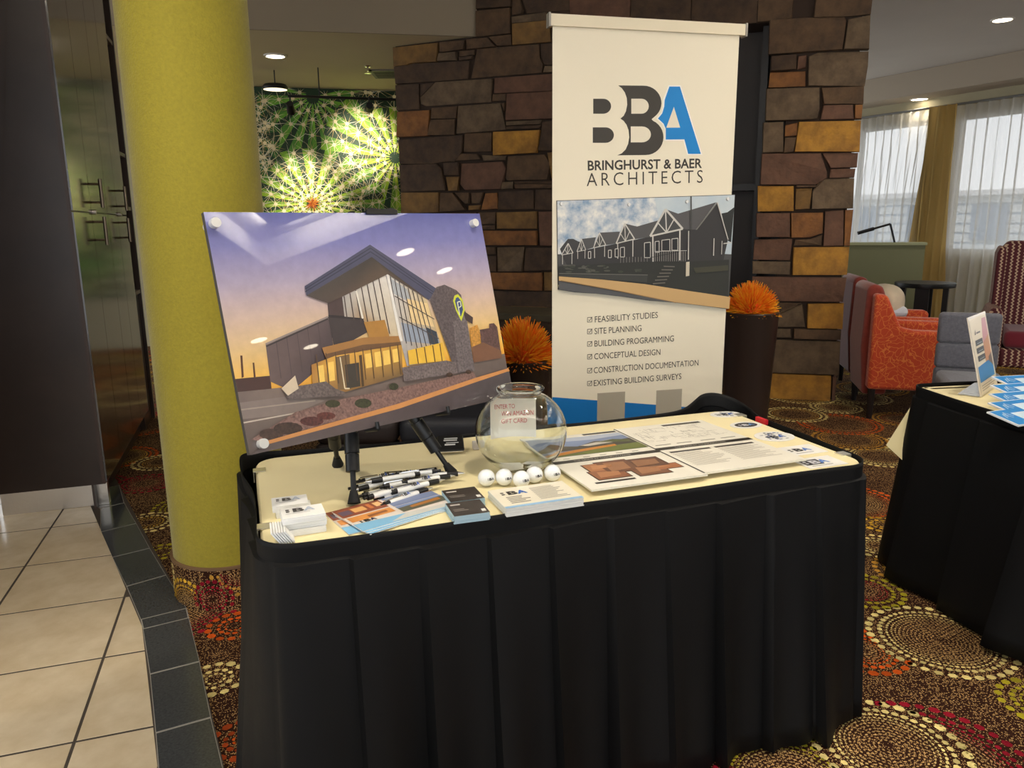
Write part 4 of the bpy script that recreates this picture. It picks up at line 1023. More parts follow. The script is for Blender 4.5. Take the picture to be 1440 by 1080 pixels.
# ================================================================== THINGS ON THE DISPLAY TABLE
T_ = TH
def ontable(px, py, z=T_): return atz(px, py, z)[:2]
def flat(O, dirx, z): return Frame((O[0], O[1], z), (dirx[0], dirx[1], 0), (-dirx[1], dirx[0], 0))
def slab_on(fr, w, d, h, mb=None, mi=0, skew=0):
    mb = mb or MB(); V = [fr.p(u, v, z) for z in (0, h) for u, v in ((0, 0), (w, 0), (w, d), (0, d))]
    return mb.add(V, [(4, 5, 6, 7), (0, 3, 2, 1), (0, 1, 5, 4), (1, 2, 6, 5), (2, 3, 7, 6), (3, 0, 4, 7)], mi)
def lines(mb, fr, u0, u1, v0, v1, n, col, off, rnd, th=.35):
    for k in range(n):
        v = v1-(v1-v0)*(k+.5)/n; h = (v1-v0)/n*th; e = u0+(u1-u0)*rnd.uniform(.6, 1); poly(mb, fr, [(u0, v-h/2), (e, v-h/2), (e, v+h/2), (u0, v+h/2)], col, off)
def bba(mb, fr, u, v, w, off, c1=(52, 48, 44), c2=(60, 110, 190)):
    h = w*.36
    for y in (.12, .58): poly(mb, fr, [(u, v+h*y), (u+w*.10, v+h*y), (u+w*.14, v+h*(y+.15)), (u+w*.10, v+h*(y+.3)), (u, v+h*(y+.3))], c1, off)
    put_text(mb, fr, 'B', u+w*.24, v, w*.38, h, off, c1, .04); put_text(mb, fr, 'A', u+w*.6, v, w*.38, h, off+.0001, c2, .04)
rnd = random.Random(9)
# presentation boards
frX = Frame((0, 0, T_), (e1[0], e1[1], 0), (e2[0], e2[1], 0))
def board(BLp, w, d, name, label):
    O = np.array([*ontable(*BLp, T_+.02), T_+.018]); ey = np.array([e2[0], e2[1], -.028]); fr = Frame(O, (e1[0], e1[1], 0), ey)
    o = empty(name, tuple(O-np.array([0, 0, .018])), label, 'display board', 'presentation boards on the table')
    slab_on(fr, w, d, -.0045).build('foam_core', M('foam_board', (226, 222, 206), .6), o)
    return o, Frame(fr.O, fr.ex, fr.ey)
o, fr = board((832, 688), .322, .50, 'presentation_board', 'presentation board with a landscape photograph beside the glass bowl'); w, d = .322, .5
b = MB(); poly(b, fr, [(0, 0), (w, 0), (w, d), (0, d)], (240, 236, 222), .0002)
poly(b, fr, [(0, .225), (w, .225), (w, .25), (0, .25)], (40, 38, 36), .0005); put_text(b, fr, 'THE GROVE AT THOMPSON FARMS', .06, .232, .17, .009, .0008, (206, 200, 186))
poly(b, fr, [(.2, .478), (w-.01, .478), (w-.01, .495), (.2, .495)], (40, 38, 36), .0005)
poly(b, fr, [(.006, .285), (w-.008, .285), (w-.008, .47), (.006, .47)], (122, 140, 176), .0004)
poly(b, fr, [(.006, .42), (.1, .435), (.2, .425), (w-.008, .44), (w-.008, .47), (.006, .47)], (178, 188, 206), .0006)
poly(b, fr, [(.006, .36), (.06, .40), (.13, .37), (.2, .405), (.26, .39), (w-.008, .40), (w-.008, .345), (.006, .335)], (70, 66, 58), .0007)
poly(b, fr, [(.14, .375), (.25, .405), (.25, .375), (.16, .36)], (196, 190, 178), .0009); poly(b, fr, [(.2, .39), (.26, .405), (.3, .385), (.3, .36), (.26, .37)], (84, 92, 50), .001)
poly(b, fr, [(.006, .31), (.1, .335), (.2, .348), (.24, .352), (.24, .335), (.12, .315), (.006, .29)], (198, 128, 40), .0011); poly(b, fr, [(.006, .285), (w-.008, .285), (w-.008, .345), (.24, .34), (.12, .312), (.006, .291)], (106, 116, 52), .001)
for k, u in enumerate((.04, .1, .15, .2, .25)): poly(b, fr, [(u, .262), (u+.02, .262), (u+.02, .266), (u, .266)], (120, 116, 106), .0005)
for u0, v0, u1, v1, cl in ((.05, .06, .14, .13, (146, 92, 60)), (.10, .10, .19, .20, (112, 72, 52)), (.06, .13, .15, .19, (176, 116, 74)), (.16, .05, .25, .13, (128, 84, 60)), (.18, .11, .28, .19, (96, 62, 46)), (.2, .08, .3, .12, (164, 104, 66))):
    poly(b, fr, [(u0-.003, v0-.003), (u1+.003, v0-.003), (u1+.003, v1+.003), (u0-.003, v1+.003)], (44, 36, 32), .0006+.0002*rnd.random())
    poly(b, fr, [(u0, v0), (u1, v0), (u1, v1), (u0, v1)], cl, .001+.0003*rnd.random()); poly(b, fr, [(u0+.01, v0+.012), (u1-.02, v0+.02), (u1-.012, v1-.02), (u0+.02, v1-.012)], blend(cl, (206, 150, 104), .5), .0015)
poly(b, fr, [(.03, .035), (.14, .035), (.14, .047), (.03, .047)], (44, 40, 38), .0005)
b.build('printed_sheet', m_printg, o)
o, fr = board((990, 664), .318, .50, 'presentation_board', 'presentation board with floor plans and tables beside the stickers'); w = .318
b = MB(); poly(b, fr, [(0, 0), (w, 0), (w, d), (0, d)], (240, 236, 222), .0002)
poly(b, fr, [(-.001, 0), (.004, 0), (.004, d), (-.001, d)], (40, 40, 40), .0004)
poly(b, fr, [(0, .225), (w, .225), (w, .25), (0, .25)], (40, 38, 36), .0005); put_text(b, fr, 'THE GROVE AT THOMPSON FARMS', .06, .232, .17, .009, .0008, (206, 200, 186))
poly(b, fr, [(.16, .468), (w-.02, .468), (w-.02, .486), (.16, .486)], (40, 38, 36), .0005)
for _ in range(85):      # floor plan linework
    u, v = rnd.uniform(.02, w-.03), rnd.uniform(.31, .455); L = rnd.uniform(.01, .05); t = .0011
    if rnd.random() < .5: poly(b, fr, [(u, v), (min(u+L, w-.02), v), (min(u+L, w-.02), v+t), (u, v+t)], (110, 104, 98), .0005)
    else: poly(b, fr, [(u, v), (u+t, v), (u+t, min(v+L, .46)), (u, min(v+L, .46))], (96, 90, 86), .0005)
for u in (.02, .09, .17, .24): poly(b, fr, [(u, .272), (u+.05, .272), (u+.05, .278), (u, .278)], (130, 124, 112), .0005)
for u0 in (.02, .165):
    poly(b, fr, [(u0, .19), (u0+.13, .19), (u0+.13, .203), (u0, .203)], (52, 48, 46), .0005); lines(b, fr, u0, u0+.13, .06, .185, 13, (170, 164, 150), .0005, rnd, .3)
b.build('printed_sheet', m_printg, o)
# stickers along the right edge
for k, (px, py, w_, d_, kind, lb) in enumerate(((1020, 583, .11, .075, 0, 'oval logo sticker farthest back in the row at the table edge'), (1049, 598, .11, .075, 1, 'dark logo sticker second from the back at the table edge'), (1089, 614, .125, .105, 0, 'largest sticker, round with blue lettering, mid right edge'),
        (1128, 633, .115, .08, 2, 'rectangular logo sticker second from the front at the table edge'), (1152, 650, .125, .08, 3, 'rectangular dark logo sticker at the front right table corner'))):
    c = ontable(px, py); O = c-e1*w_/2-e2*d_/2; fr = flat(O, e1, T_+.0005); o = empty('sticker', (c[0], c[1], T_), lb, 'sticker', 'stickers along the right table edge')
    mb = MB(); w_ *= 1.0
    if kind in (0, 1): P_ = ell(w_/2, d_/2, w_/2, d_/2, 28)
    else: P_ = [(0, 0), (w_, 0), (w_, d_), (0, d_)]
    n = len(P_); mb.add([fr.p(u, v, 0) for u, v in P_]+[fr.p(u, v, .0008) for u, v in P_], [tuple(range(n, 2*n))]+[(i, (i+1) % n, n+(i+1) % n, n+i) for i in range(n)]); mb.build('backing', M('sticker_white', (240, 238, 232), .4), o)
    mb = MB()
    if kind == 1: poly(mb, fr, ell(w_*.5, d_/2, w_*.36, d_*.34, 20), (46, 46, 52), .0009); bba(mb, fr, w_*.26, d_*.36, w_*.5, .0012, (226, 226, 230), (110, 150, 210))
    elif kind == 0:
        for q in range(26): a = rnd.uniform(0, 6.28); r = rnd.uniform(.1, .38); poly(mb, fr, ell(w_/2+w_*r*math.cos(a), d_/2+d_*r*math.sin(a), w_*rnd.uniform(.03, .07), d_*rnd.uniform(.02, .05), 6), rnd.choice([(70, 84, 130), (96, 112, 150), (50, 54, 70)]), .0009+.00002*q)
        bba(mb, fr, w_*.24, d_*.34, w_*.52, .0016, (40, 40, 46), (60, 100, 180))
    else:
        if kind == 3: poly(mb, fr, [(w_*.08, d_*.3), (w_*.55, d_*.3), (w_*.55, d_*.8), (w_*.08, d_*.8)], (48, 46, 52), .0009)
        bba(mb, fr, w_*.12, d_*.36, w_*.62, .0013, (30, 30, 34) if kind == 2 else (200, 200, 204), (90, 130, 200)); lines(mb, fr, w_*.15, w_*.8, d_*.12, d_*.26, 1, (150, 150, 150), .0009, rnd)
    mb.build('logo_print', m_print, o)
# glass bowl
bc = ontable(733, 660); bx, by = bc
m_bowl = M('clear_glass', (250, 253, 250), .0, trans=1, ior=1.45)
R0 = .121; zc = .106; prof_o = []; prof_i = []
for k in range(25):
    a = math.radians(-66+ (66+58)*k/24); prof_o.append((R0*math.cos(a), zc+R0*.92*math.sin(a)))
prof_o = [(.001, .003), (.04, .0015)]+prof_o+[(.053, .206), (.054, .212), (.060, .217), (.062, .221), (.059, .224)]
ti = .0028
for r, z in reversed(prof_o[2:-4]): prof_i.append((r-ti*r/R0 if r > .06 else r-ti*.8, z if z > .05 else z+ti*.8))
prof_i = [(.054, .224), (.051, .216)]+prof_i+[(.04, .006), (.001, .0065)]
bowl = MB().lathe((bx, by, T_+.0005), prof_o+prof_i, 56).build('fishbowl', m_bowl, smooth='all', label='round clear glass fishbowl standing behind the golf balls', cat='bowl')
# entry sign inside the bowl and loose slips
fs = Frame((bx-.082, by+.045, T_+.07), (1, .12, 0), (0, .05, 1)); o = empty('entry_sign', (bx, by+.05, T_+.02), 'white paper with red handwriting curled inside the fishbowl', 'paper sign')
b = MB(); nx = 10; wS, hS = .125, .115
V = []
for j in range(2):
    for i in range(nx+1):
        t = i/nx; V.append(fs.p(wS*t, hS*j, -.022*math.sin(math.pi*t)))
b.add(V, [(i, i+1, nx+2+i, nx+1+i) for i in range(nx)]); b.build('sheet', M('sign_paper', (240, 234, 222), .7), o, smooth='all')
b = MB(); fs2 = Frame(fs.p(0, 0, .0015), fs.ex, fs.ey)
put_text(b, fs2, 'ENTER TO', .012, .082, .055, .012, .001, (196, 60, 70)); put_text(b, fs2, 'WIN AMAZON', .03, .062, .088, .013, .001, (190, 54, 64)); put_text(b, fs2, 'GIFT CARD', .03, .042, .07, .012, .001, (196, 60, 70)); b.build('handwriting', m_print, o)
for k, (dx, dy, rz, lb) in enumerate(((-.02, -.02, .3, 'white paper slip lying flat in the fishbowl'), (.03, .01, -.4, 'second paper slip overlapping in the bottom of the fishbowl'))):
    fr = flat(np.array([bx+dx-.03, by+dy-.02]), np.array([math.cos(rz), math.sin(rz)]), T_+.0085+.002*k); slab_on(fr, .06, .04, .0008).build('paper_slip', m_white, label=lb, cat='paper slip', group='paper slips in the bowl')
c = bc+np.array([-.005, .01]); 
# golf balls
GR = .02135
bme = None
for k, (px, py, lb) in enumerate(((-.066, 1.796, 'leftmost white golf ball, standing apart from the others'), (-.022, 1.799, 'white golf ball second from the left before the fishbowl'), (.021, 1.783, 'white golf ball in the middle of the row, nearest the front'), (.054, 1.817, 'white golf ball second from the right before the fishbowl'), (.100, 1.829, 'rightmost white golf ball beside the presentation board'))):
    c = (px, py); cen = np.array([c[0], c[1], T_+GR+.0003]); o = empty('golf_ball', (c[0], c[1], T_), lb, 'golf ball', 'golf balls in front of the fishbowl')
    if bme is None:
        bm = bmesh.new(); bmesh.ops.create_icosphere(bm, subdivisions=5, radius=GR)
        for i in range(150):      # dimples on a Fibonacci sphere
            zf = 1-2*(i+.5)/150; rr = math.sqrt(1-zf*zf); a = i*2.399963; dv = Vector((rr*math.cos(a), rr*math.sin(a), zf))
            for v in bm.verts:
                dt = v.co.normalized().dot(dv)
                if dt > .9935: v.co -= v.co.normalized()*.0005*(dt-.9935)/.0065
        bme = bpy.data.meshes.new('golf_ball_cover'); bm.to_mesh(bme); bm.free(); bme.materials.append(M('golf_white', (240, 242, 242), .3, coat=.5)); bme.polygons.foreach_set('use_smooth', [True]*len(bme.polygons))
    s = bpy.data.objects.new('cover', bme); COL.objects.link(s); s.parent = o; s.location = cen-WL[o.name]; s.rotation_euler = (k, k*2, k*.7); reg(s, cen)
    d = CAM-cen; d /= np.linalg.norm(d); d = d+np.array([.55, 0, -.15]); d /= np.linalg.norm(d); ex = np.cross(np.array([0, 0, 1.]), d); fr = Frame(cen+d*(GR+.0001), ex, np.cross(d, ex)); mb = MB()
    bba(mb, fr, -.009, -.004, .018, .0014, (40, 40, 42), (90, 96, 110)); mb.build('logo_print', m_print, o)
# pens
def make_pen():
    o = empty('ballpoint_pen', (0, 0, 0), 'white ballpoint pen with black grip lying in the heap beside the easel', 'pen', 'pens heaped beside the easel')
    m_pw = M('pen_white', (236, 236, 232), .3, coat=.4)
    MB().tube((-.045, 0, 0), (.03, 0, 0), .0052, n=14).build('barrel', m_pw, o, smooth=True)
    mb = MB(); mb.tube((.03, 0, 0), (.055, 0, 0), .0058, .0052, n=14); mb.build('grip', m_blackp, o, smooth=True)
    mb = MB(); mb.tube((.055, 0, 0), (.068, 0, 0), .0046, .0016, n=12); mb.tube((.068, 0, 0), (.071, 0, 0), .0008, n=8); mb.build('tip', m_chrome, o, smooth=True)
    mb = MB(); mb.tube((-.058, 0, 0), (-.045, 0, 0), .0055, n=14); mb.tube((-.067, 0, 0), (-.058, 0, 0), .003, n=10); mb.build('cap', m_blackp, o, smooth=True)
    mb = MB(); mb.box((-.035, 0, .0075), (.04, .0034, .0014)); mb.box((-.054, 0, .006), (.004, .0034, .004)); mb.build('clip', m_chrome, o)
    mb = MB(); fr = Frame((-.012, -.004, .0035), (1, 0, 0), (0, .75, .66)); bba(mb, fr, 0, 0, .02, .0014, (30, 30, 34), (60, 90, 170)); mb.build('logo_print', m_print, o)
    return o
pen = make_pen(); spots = []
px_spots = [(540, 672, 8, 0), (575, 668, -6, 0), (600, 671, -12, 0), (530, 680, 14, 0), (560, 678, 2, 0), (590, 676, -4, 1), (545, 690, 16, 0), (575, 685, 9, 1), (600, 681, 6, 1), (565, 694, 20, 0), (585, 691, 14, 1), (550, 698, 24, 1), (572, 700, 26, 0), (556, 684, 190, 2), (580, 679, 184, 2), (535, 687, 200, 1), (610, 675, -14, 1)]
for i, (px, py, ang, lv) in enumerate(px_spots):
    o = pen if i == 0 else copy_tree(pen); c = atz(px, py, T_+.007); o.scale = (1.12, 1.25, 1.25); o.location = (c[0], c[1], T_+.0092+lv*.0105); o.rotation_euler = (rnd.uniform(-.4, .4), rnd.uniform(-.03, .03), TB+math.radians(ang))
# business card stacks
def card_stack(P4, h, label, name, body, top, cat, face):
    c = [ontable(*p, T_+h) for p in P4]; ex = (c[1]-c[0]); w = np.linalg.norm(ex); ex /= w; d = np.linalg.norm(c[3]-c[0]); O = c[3]
    fr = flat(O, ex, T_+.0006); o = empty(name, ((c[0][0]+c[2][0])/2, (c[0][1]+c[2][1])/2, T_), label, cat)
    n = 7; mb = MB()
    for k in range(n):
        f = Frame(fr.p(rnd.uniform(-.0012, .0012), rnd.uniform(-.001, .001), h/n*k), fr.ex, fr.ey); slab_on(f, w, d, h/n*.96, mb)
    mb.build('cards', body, o); face(o, Frame(fr.p(0, 0, h), fr.ex, fr.ey), w, d); return o
m_cardside = M('pale_blue_card_edges', (168, 196, 208), .6)
def face_card(nm):
    def f(o, fr, w, d):
        b = MB(); poly(b, fr, [(0, 0), (w, 0), (w, d), (0, d)], (60, 54, 50), .0003); lines(b, fr, w*.08, w*.45, d*.72, d*.86, 1, (206, 202, 196), .0006, rnd, .6); lines(b, fr, w*.08, w*.6, d*.3, d*.5, 2, (146, 140, 132), .0006, rnd, .4)
        poly(b, fr, [(w*.82, d*.12), (w*.94, d*.12), (w*.94, d*.3), (w*.82, d*.3)], (220, 220, 214), .0006); b.build('top_card', m_printg, o)
    return f
card_stack([(626, 690), (672, 684), (681, 700), (634, 707)], .018, 'stack of dark business cards farther from the table edge', 'business_card_stack', m_cardside, None, 'business cards', face_card(0))
card_stack([(631, 708), (679, 702), (688, 719), (639, 727)], .018, 'stack of dark business cards nearer the table edge', 'business_card_stack', m_cardside, None, 'business cards', face_card(1))
def face_post(o, fr, w, d):
    b = MB(); poly(b, fr, [(0, 0), (w, 0), (w, d), (0, d)], (234, 228, 208), .0003); poly(b, fr, [(0, 0), (w, 0), (w, d*.09), (0, d*.09)], (150, 192, 226), .0006)
    b.build('top_card', m_printg, o); b = MB(); bba(b, fr, w*.10, d*.62, w*.34, .0008); b.build('logo_print', m_print, o)
    b = MB(); lines(b, fr, w*.12, w*.42, d*.18, d*.55, 5, (110, 104, 98), .0007, rnd, .4); lines(b, fr, w*.5, w*.92, d*.2, d*.86, 10, (150, 146, 138), .0007, rnd, .35); b.build('text_print', m_print, o, kind='stuff')
card_stack([(690, 690), (793, 676), (824, 700), (712, 716)], .020, 'thick stack of cream postcards with logo at the front table edge', 'postcard_stack', M('postcard_edges', (226, 226, 220), .6), None, 'postcards', face_post)
# fanned brochures
bro = [((480, 724), .21, .14, .42, 0), ((500, 741), .22, .145, .30, 1), ((490, 735), .22, .145, .36, 2), ((484, 730), .22, .145, .40, 3)]
names = ['lowest brochure, sticking out at the left of the fan', 'second brochure from the bottom of the fan', 'third brochure from the bottom of the fan', 'top brochure of the fan with orange interior photographs']
pBL, pBR, pTR, pTL = ontable(512, 756), ontable(627, 722), ontable(598, 700), ontable(478, 723)
for k in range(4):
    rot = (-.10, .06, .03, 0)[k]; base = (pBL+pTL)/2*0+pBL+np.array([(-.03, .016, .008, 0)[k]-.004, (-.001, -.006, -.003, 0)[k]+.012]); ex = (pBR-pBL); w = .245; ex = ex/np.linalg.norm(ex); c_, s_ = math.cos(rot), math.sin(rot); ex = np.array([ex[0]*c_-ex[1]*s_, ex[0]*s_+ex[1]*c_]); d = .145
    fr = flat(base, ex, T_+.0006+.0022*k); o = empty('brochure', (base[0], base[1], T_), names[k], 'brochure', 'fanned brochures at the front table edge')
    slab_on(fr, w, d, .0018).build('folded_sheet', m_white, o); f = Frame(fr.p(0, 0, .0018), fr.ex, fr.ey); b = MB()
    poly(b, f, [(0, 0), (w, 0), (w, d), (0, d)], (226, 216, 206), .0002); poly(b, f, [(0, 0), (w, 0), (w, d*.12), (0, d*.3)], (134, 190, 226), .0004); poly(b, f, [(w*.3, d*.04), (w, d*.02), (w, d*.14), (w*.5, d*.2)], (206, 206, 200), .0006)
    poly(b, f, [(0, d*.62), (w*.47, d*.62), (w*.47, d), (0, d)], (150, 84, 60), .0006); poly(b, f, [(w*.15, d*.72), (w*.28, d*.72), (w*.28, d*.9), (w*.15, d*.9)], (232, 178, 112), .0008); poly(b, f, [(w*.31, d*.72), (w*.35, d*.72), (w*.35, d*.92), (w*.31, d*.92)], (214, 130, 80), .0008); poly(b, f, [(w*.38, d*.74), (w*.45, d*.74), (w*.45, d*.92), (w*.38, d*.92)], (236, 190, 130), .0008)
    poly(b, f, [(w*.02, d*.7), (w*.13, d*.7), (w*.13, d*.88), (w*.02, d*.88)], (110, 92, 110), .0008)
    poly(b, f, [(w*.02, d*.38), (w*.46, d*.38), (w*.46, d*.58), (w*.02, d*.58)], (222, 150, 80), .0006); poly(b, f, [(w*.2, d*.42), (w*.4, d*.44), (w*.4, d*.52), (w*.2, d*.5)], (150, 96, 60), .0008); bba(b, f, w*.08, d*.28, w*.16, .001, (40, 36, 40), (50, 60, 90))
    poly(b, f, [(w*.5, d*.55), (w, d*.55), (w, d), (w*.5, d)], (120, 134, 170), .0006); poly(b, f, [(w*.5, d*.72), (w*.75, d*.8), (w, d*.76), (w, d*.9), (w*.7, d*.94), (w*.5, d*.84)], (140, 110, 84), .0008); poly(b, f, [(w*.72, d*.86), (w*.9, d*.86), (w*.9, d*.98), (w*.72, d*.98)], (206, 214, 222), .001)
    poly(b, f, [(w*.5, d*.26), (w, d*.26), (w, d*.52), (w*.5, d*.52)], (96, 96, 80), .0006); poly(b, f, [(w*.62, d*.34), (w*.95, d*.36), (w*.95, d*.46), (w*.62, d*.42)], (180, 120, 60), .0008); poly(b, f, [(w*.5, d*.44), (w, d*.48), (w, d*.53), (w*.5, d*.53)], (130, 150, 190), .0009)
    b.build('print', m_printg, o)
# notepads: two piles of white pads
def pads(px, py, n, w, d, h, rot, lab, tag_):
    c = ontable(px, py)
    for k in range(n):
        ex = np.array([math.cos(TB+rot+rnd.uniform(-.12, .12)), math.sin(TB+rot)]); ex /= np.linalg.norm(ex); j = np.array([rnd.uniform(-.006, .006), rnd.uniform(-.006, .006)])
        fr = flat(c+j-ex*w/2, ex, T_+.0006+h*k*1.03); o = empty('note_pad', (c[0], c[1], T_+h*k), lab[k], 'note pad', tag_)
        mb = MB()
        for q in range(4): f = Frame(fr.p(rnd.uniform(-.0006, .0006), rnd.uniform(-.0006, .0006), h*q/4), fr.ex, fr.ey); slab_on(f, w, d, h/4*.94, mb)
        mb.build('sheets', M('pad_paper', (240, 240, 238), .6), o)
        if k == n-1:
            f = Frame(fr.p(0, 0, h), fr.ex, fr.ey); b = MB(); bba(b, f, w*.12, d*.5, w*.7, .0006, (80, 78, 80), (190, 200, 216)); lines(b, f, w*.1, w*.85, d*.36, d*.44, 1, (170, 170, 172), .0006, rnd); b.build('logo_print', m_print, o)
pads(412, 728, 2, .078, .06, .014, 0, ['bottom white note pad of the rear pile', 'top white note pad of the rear pile with grey logo'], 'white note pads at the left table corner')
pads(432, 752, 3, .088, .062, .014, .05, ['bottom white note pad of the front pile', 'middle white note pad of the front pile', 'top white note pad of the front pile with grey logo'], 'white note pads at the left table corner')
c0 = ontable(400, 766); fr0 = np.array([math.cos(TB-.05), math.sin(TB-.05)])
for k in range(6):
    sl = .55; ey = np.array([e2[0]*.2-e1[0]*.25, e2[1]*.2-e1[1]*.25, 1]); O = np.array([c0[0]-e1[0]*.0052*k+.018, c0[1]-e1[1]*.0052*k+.006, T_+.0008]); f = Frame(O, (e2[0], e2[1], 0), (-e1[0]*.55, -e1[1]*.55, .8)); mb = slab_on(f, .062, .032, .003)
    mb.build('note_pad', M('pad_paper', (240, 240, 238), .6), label=['note pad leaning nearest the front pile', 'second leaning note pad from the pile', 'third leaning note pad from the pile', 'fourth leaning note pad from the pile', 'fifth leaning note pad from the pile', 'outermost leaning note pad at the left table corner'][k], cat='note pad', group='white note pads at the left table corner')
# tin and small pack behind the easel
tc_ = ontable(634, 636); o = empty('mint_tin', (tc_[0], tc_[1], T_), 'small black tin with white lettering behind the right easel leg', 'tin')
Rm = np.array([[math.cos(TB-.2), -math.sin(TB-.2), 0], [math.sin(TB-.2), math.cos(TB-.2), 0], [0, 0, 1]]); th = math.radians(28); Rt = Rm@np.array([[1, 0, 0], [0, math.cos(th), -math.sin(th)], [0, math.sin(th), math.cos(th)]])
ctr = np.array([tc_[0], tc_[1], T_+.024])
MB().rbox(ctr-Rt@np.array([0, 0, .004]), (.074, .06, .010), .005, R=Rt).build('tray', m_steel, o, smooth=True); MB().rbox(ctr+Rt@np.array([0, 0, .003]), (.075, .061, .008), .004, R=Rt).build('lid', m_blackp, o, smooth=True)
f = Frame(ctr+Rt@np.array([-.0375, -.03, .0072]), Rt[:, 0], Rt[:, 1]); b = MB()
for k, (v, x0, x1, h) in enumerate(((.044, .02, .058, .004), (.036, .018, .056, .005), (.027, .024, .06, .003), (.018, .02, .05, .006))): poly(b, f, [(x0, v), (x1, v), (x1, v+h), (x0, v+h)], (206, 206, 204), .0004)
b.build('label_print', m_print, o)
c = ontable(671, 632); MB().rbox((c[0], c[1], T_+.013), (.026, .018, .024), .002, rz=.3).build('paper_cube', M('pale_pack', (214, 208, 204), .6), label='tiny pale paper cube at the left side of the fishbowl', cat='cube')

# ================================================================== PLANTERS
m_pot = M('dark_bronze_planter', (50, 38, 33), .38, coat=.15, coatr=.3)
def planter(px, ptop, D, r, label, flab, fr_, fh, seed):
    p = atD(px, ptop, D); x, y, zt_ = p; o = empty('planter', (x, y, 0), label, 'planter', 'dark planters by the stone wall')
    MB().lathe((x, y, 0), [(.001, .002), (r*.78, .002), (r*.98, zt_-.015), (r, zt_-.005), (r*.97, zt_), (r*.85, zt_), (r*.84, zt_-.04)], 36).build('pot', m_pot, o, smooth=True)
    MB().lathe((x, y, 0), [(r*.845, zt_-.035), (.001, zt_-.03)], 36).build('soil', M('planter_fill', (40, 32, 28), .9), o)
    rn = random.Random(seed); b = MB(); cz = zt_-.01
    fo = empty('flower_dome', (x, y, zt_), flab, 'flowers', 'orange flower arrangements in the planters')
    for i in range(1000):
        th_ = math.acos(rn.uniform(-.12, 1)); ph_ = rn.uniform(0, 6.283); d = np.array([math.sin(th_)*math.cos(ph_), math.sin(th_)*math.sin(ph_), math.cos(th_)]); s = np.array([fr_, fr_, fh]); j = rn.uniform(.86, 1.1)
        base = np.array([x, y, cz])+d*s*.6; tip = np.array([x, y, cz])+d*s*j+np.array([rn.uniform(-.012, .012), rn.uniform(-.012, .012), rn.uniform(-.01, .01)])
        q = rn.random(); cl = blend((246, 112, 10), (255, 196, 44), q); b.tube(base, tip, .0065, .002, n=4, col=cl)
    b.build('petals', M('orange_petals', (255, 255, 255), .6, attr=True), fo, smooth=True, kind='stuff')
    MB().lathe((x, y, cz), [(.001, -.03), (fr_*.6, -.01), (fr_*.6, fh*.25), (fr_*.4, fh*.5), (.001, fh*.6)], 20).build('core', M('flower_core', (228, 92, 8), .8), fo, smooth=True)
planter(1056, 438, 5.1, .185, 'dark bronze cylindrical planter to the right of the banner', 'spiky orange flower dome in the planter right of the banner', .175, .2, 1)
planter(734, 505, 4.0, .15, 'dark bronze planter between the easel poster and the banner', 'spiky orange flower dome between the poster and the banner', .17, .225, 2)

# ================================================================== DARK BENCH BEHIND THE TABLE
bn_ = empty('dark_bench', (-.45, 3.3, 0), 'low black upholstered bench behind the display table and poster', 'bench')
m_navy = M('navy_black_upholstery', (30, 31, 38), .6, noise=(20, .1)); m_bbrown = M('brown_black_upholstery', (38, 29, 27), .6, noise=(20, .1))
for x0, x1, mt in ((-.86, -.50, m_bbrown), (-.495, -.04, m_navy)):
    MB().rbox(((x0+x1)/2, 3.22, .25), (x1-x0, .10, .40), .02, n=4).build('front_panel', mt, bn_, smooth=True)
    MB().rbox(((x0+x1)/2, 3.44, .50), (x1-x0, .54, .12), .04, n=4).build('seat_cushion', mt, bn_, smooth=True)
    MB().rbox(((x0+x1)/2, 3.68, .62), (x1-x0, .14, .50), .05, n=4).build('back_cushion', mt, bn_, smooth=True)
for x in (-.8, -.1):
    for y in (3.22, 3.66): MB().tube((x, y, 0), (x, y, .08), .02, n=8).build('leg', m_blackm, bn_)

# ================================================================== SECOND TABLE (right)
A2 = atz(1290, 544, TH)[:2]; a2 = np.array([.16, -.987]); a2 /= np.linalg.norm(a2); c2 = np.array([-a2[1], a2[0]])   # a2 toward camera, c2 to the right
W2, D2 = 1.5, .70
folding_table(A2, a2, c2, W2, D2, 'second folding table with black skirt at the right edge')
cl2 = tablecloth(A2, a2, c2, W2, D2, 'cream cloth on the second table at the right edge', r=.03)
def top2(f, p): return .004*math.sin(30*f)
skirt('table_skirt', A2, a2, c2, W2, D2, 'long black skirt around the second table at the right edge', .26, top2, lambda f, p: .004, 8, r=.03, flare=.085)
# loose corner of the cloth hanging outside the skirt
q0 = np.array([*A2, TH-.02]); b = MB(); o3 = np.array([-c2[0], -c2[1], 0])*.03; P0, P1, P2 = atz(1296, 552, TH-.03)+o3*.3, atD(1246, 626, 2.93), atD(1272, 650, 2.86)
b.add([P0, P1, P2, P0+np.array([.02, .03, -.02]), (P1+P2)/2+np.array([.01, .03, .02])], [(0, 1, 2), (0, 3, 4), (0, 4, 1), (0, 2, 4)])
b.build('cloth_corner', m_cloth, cl2)
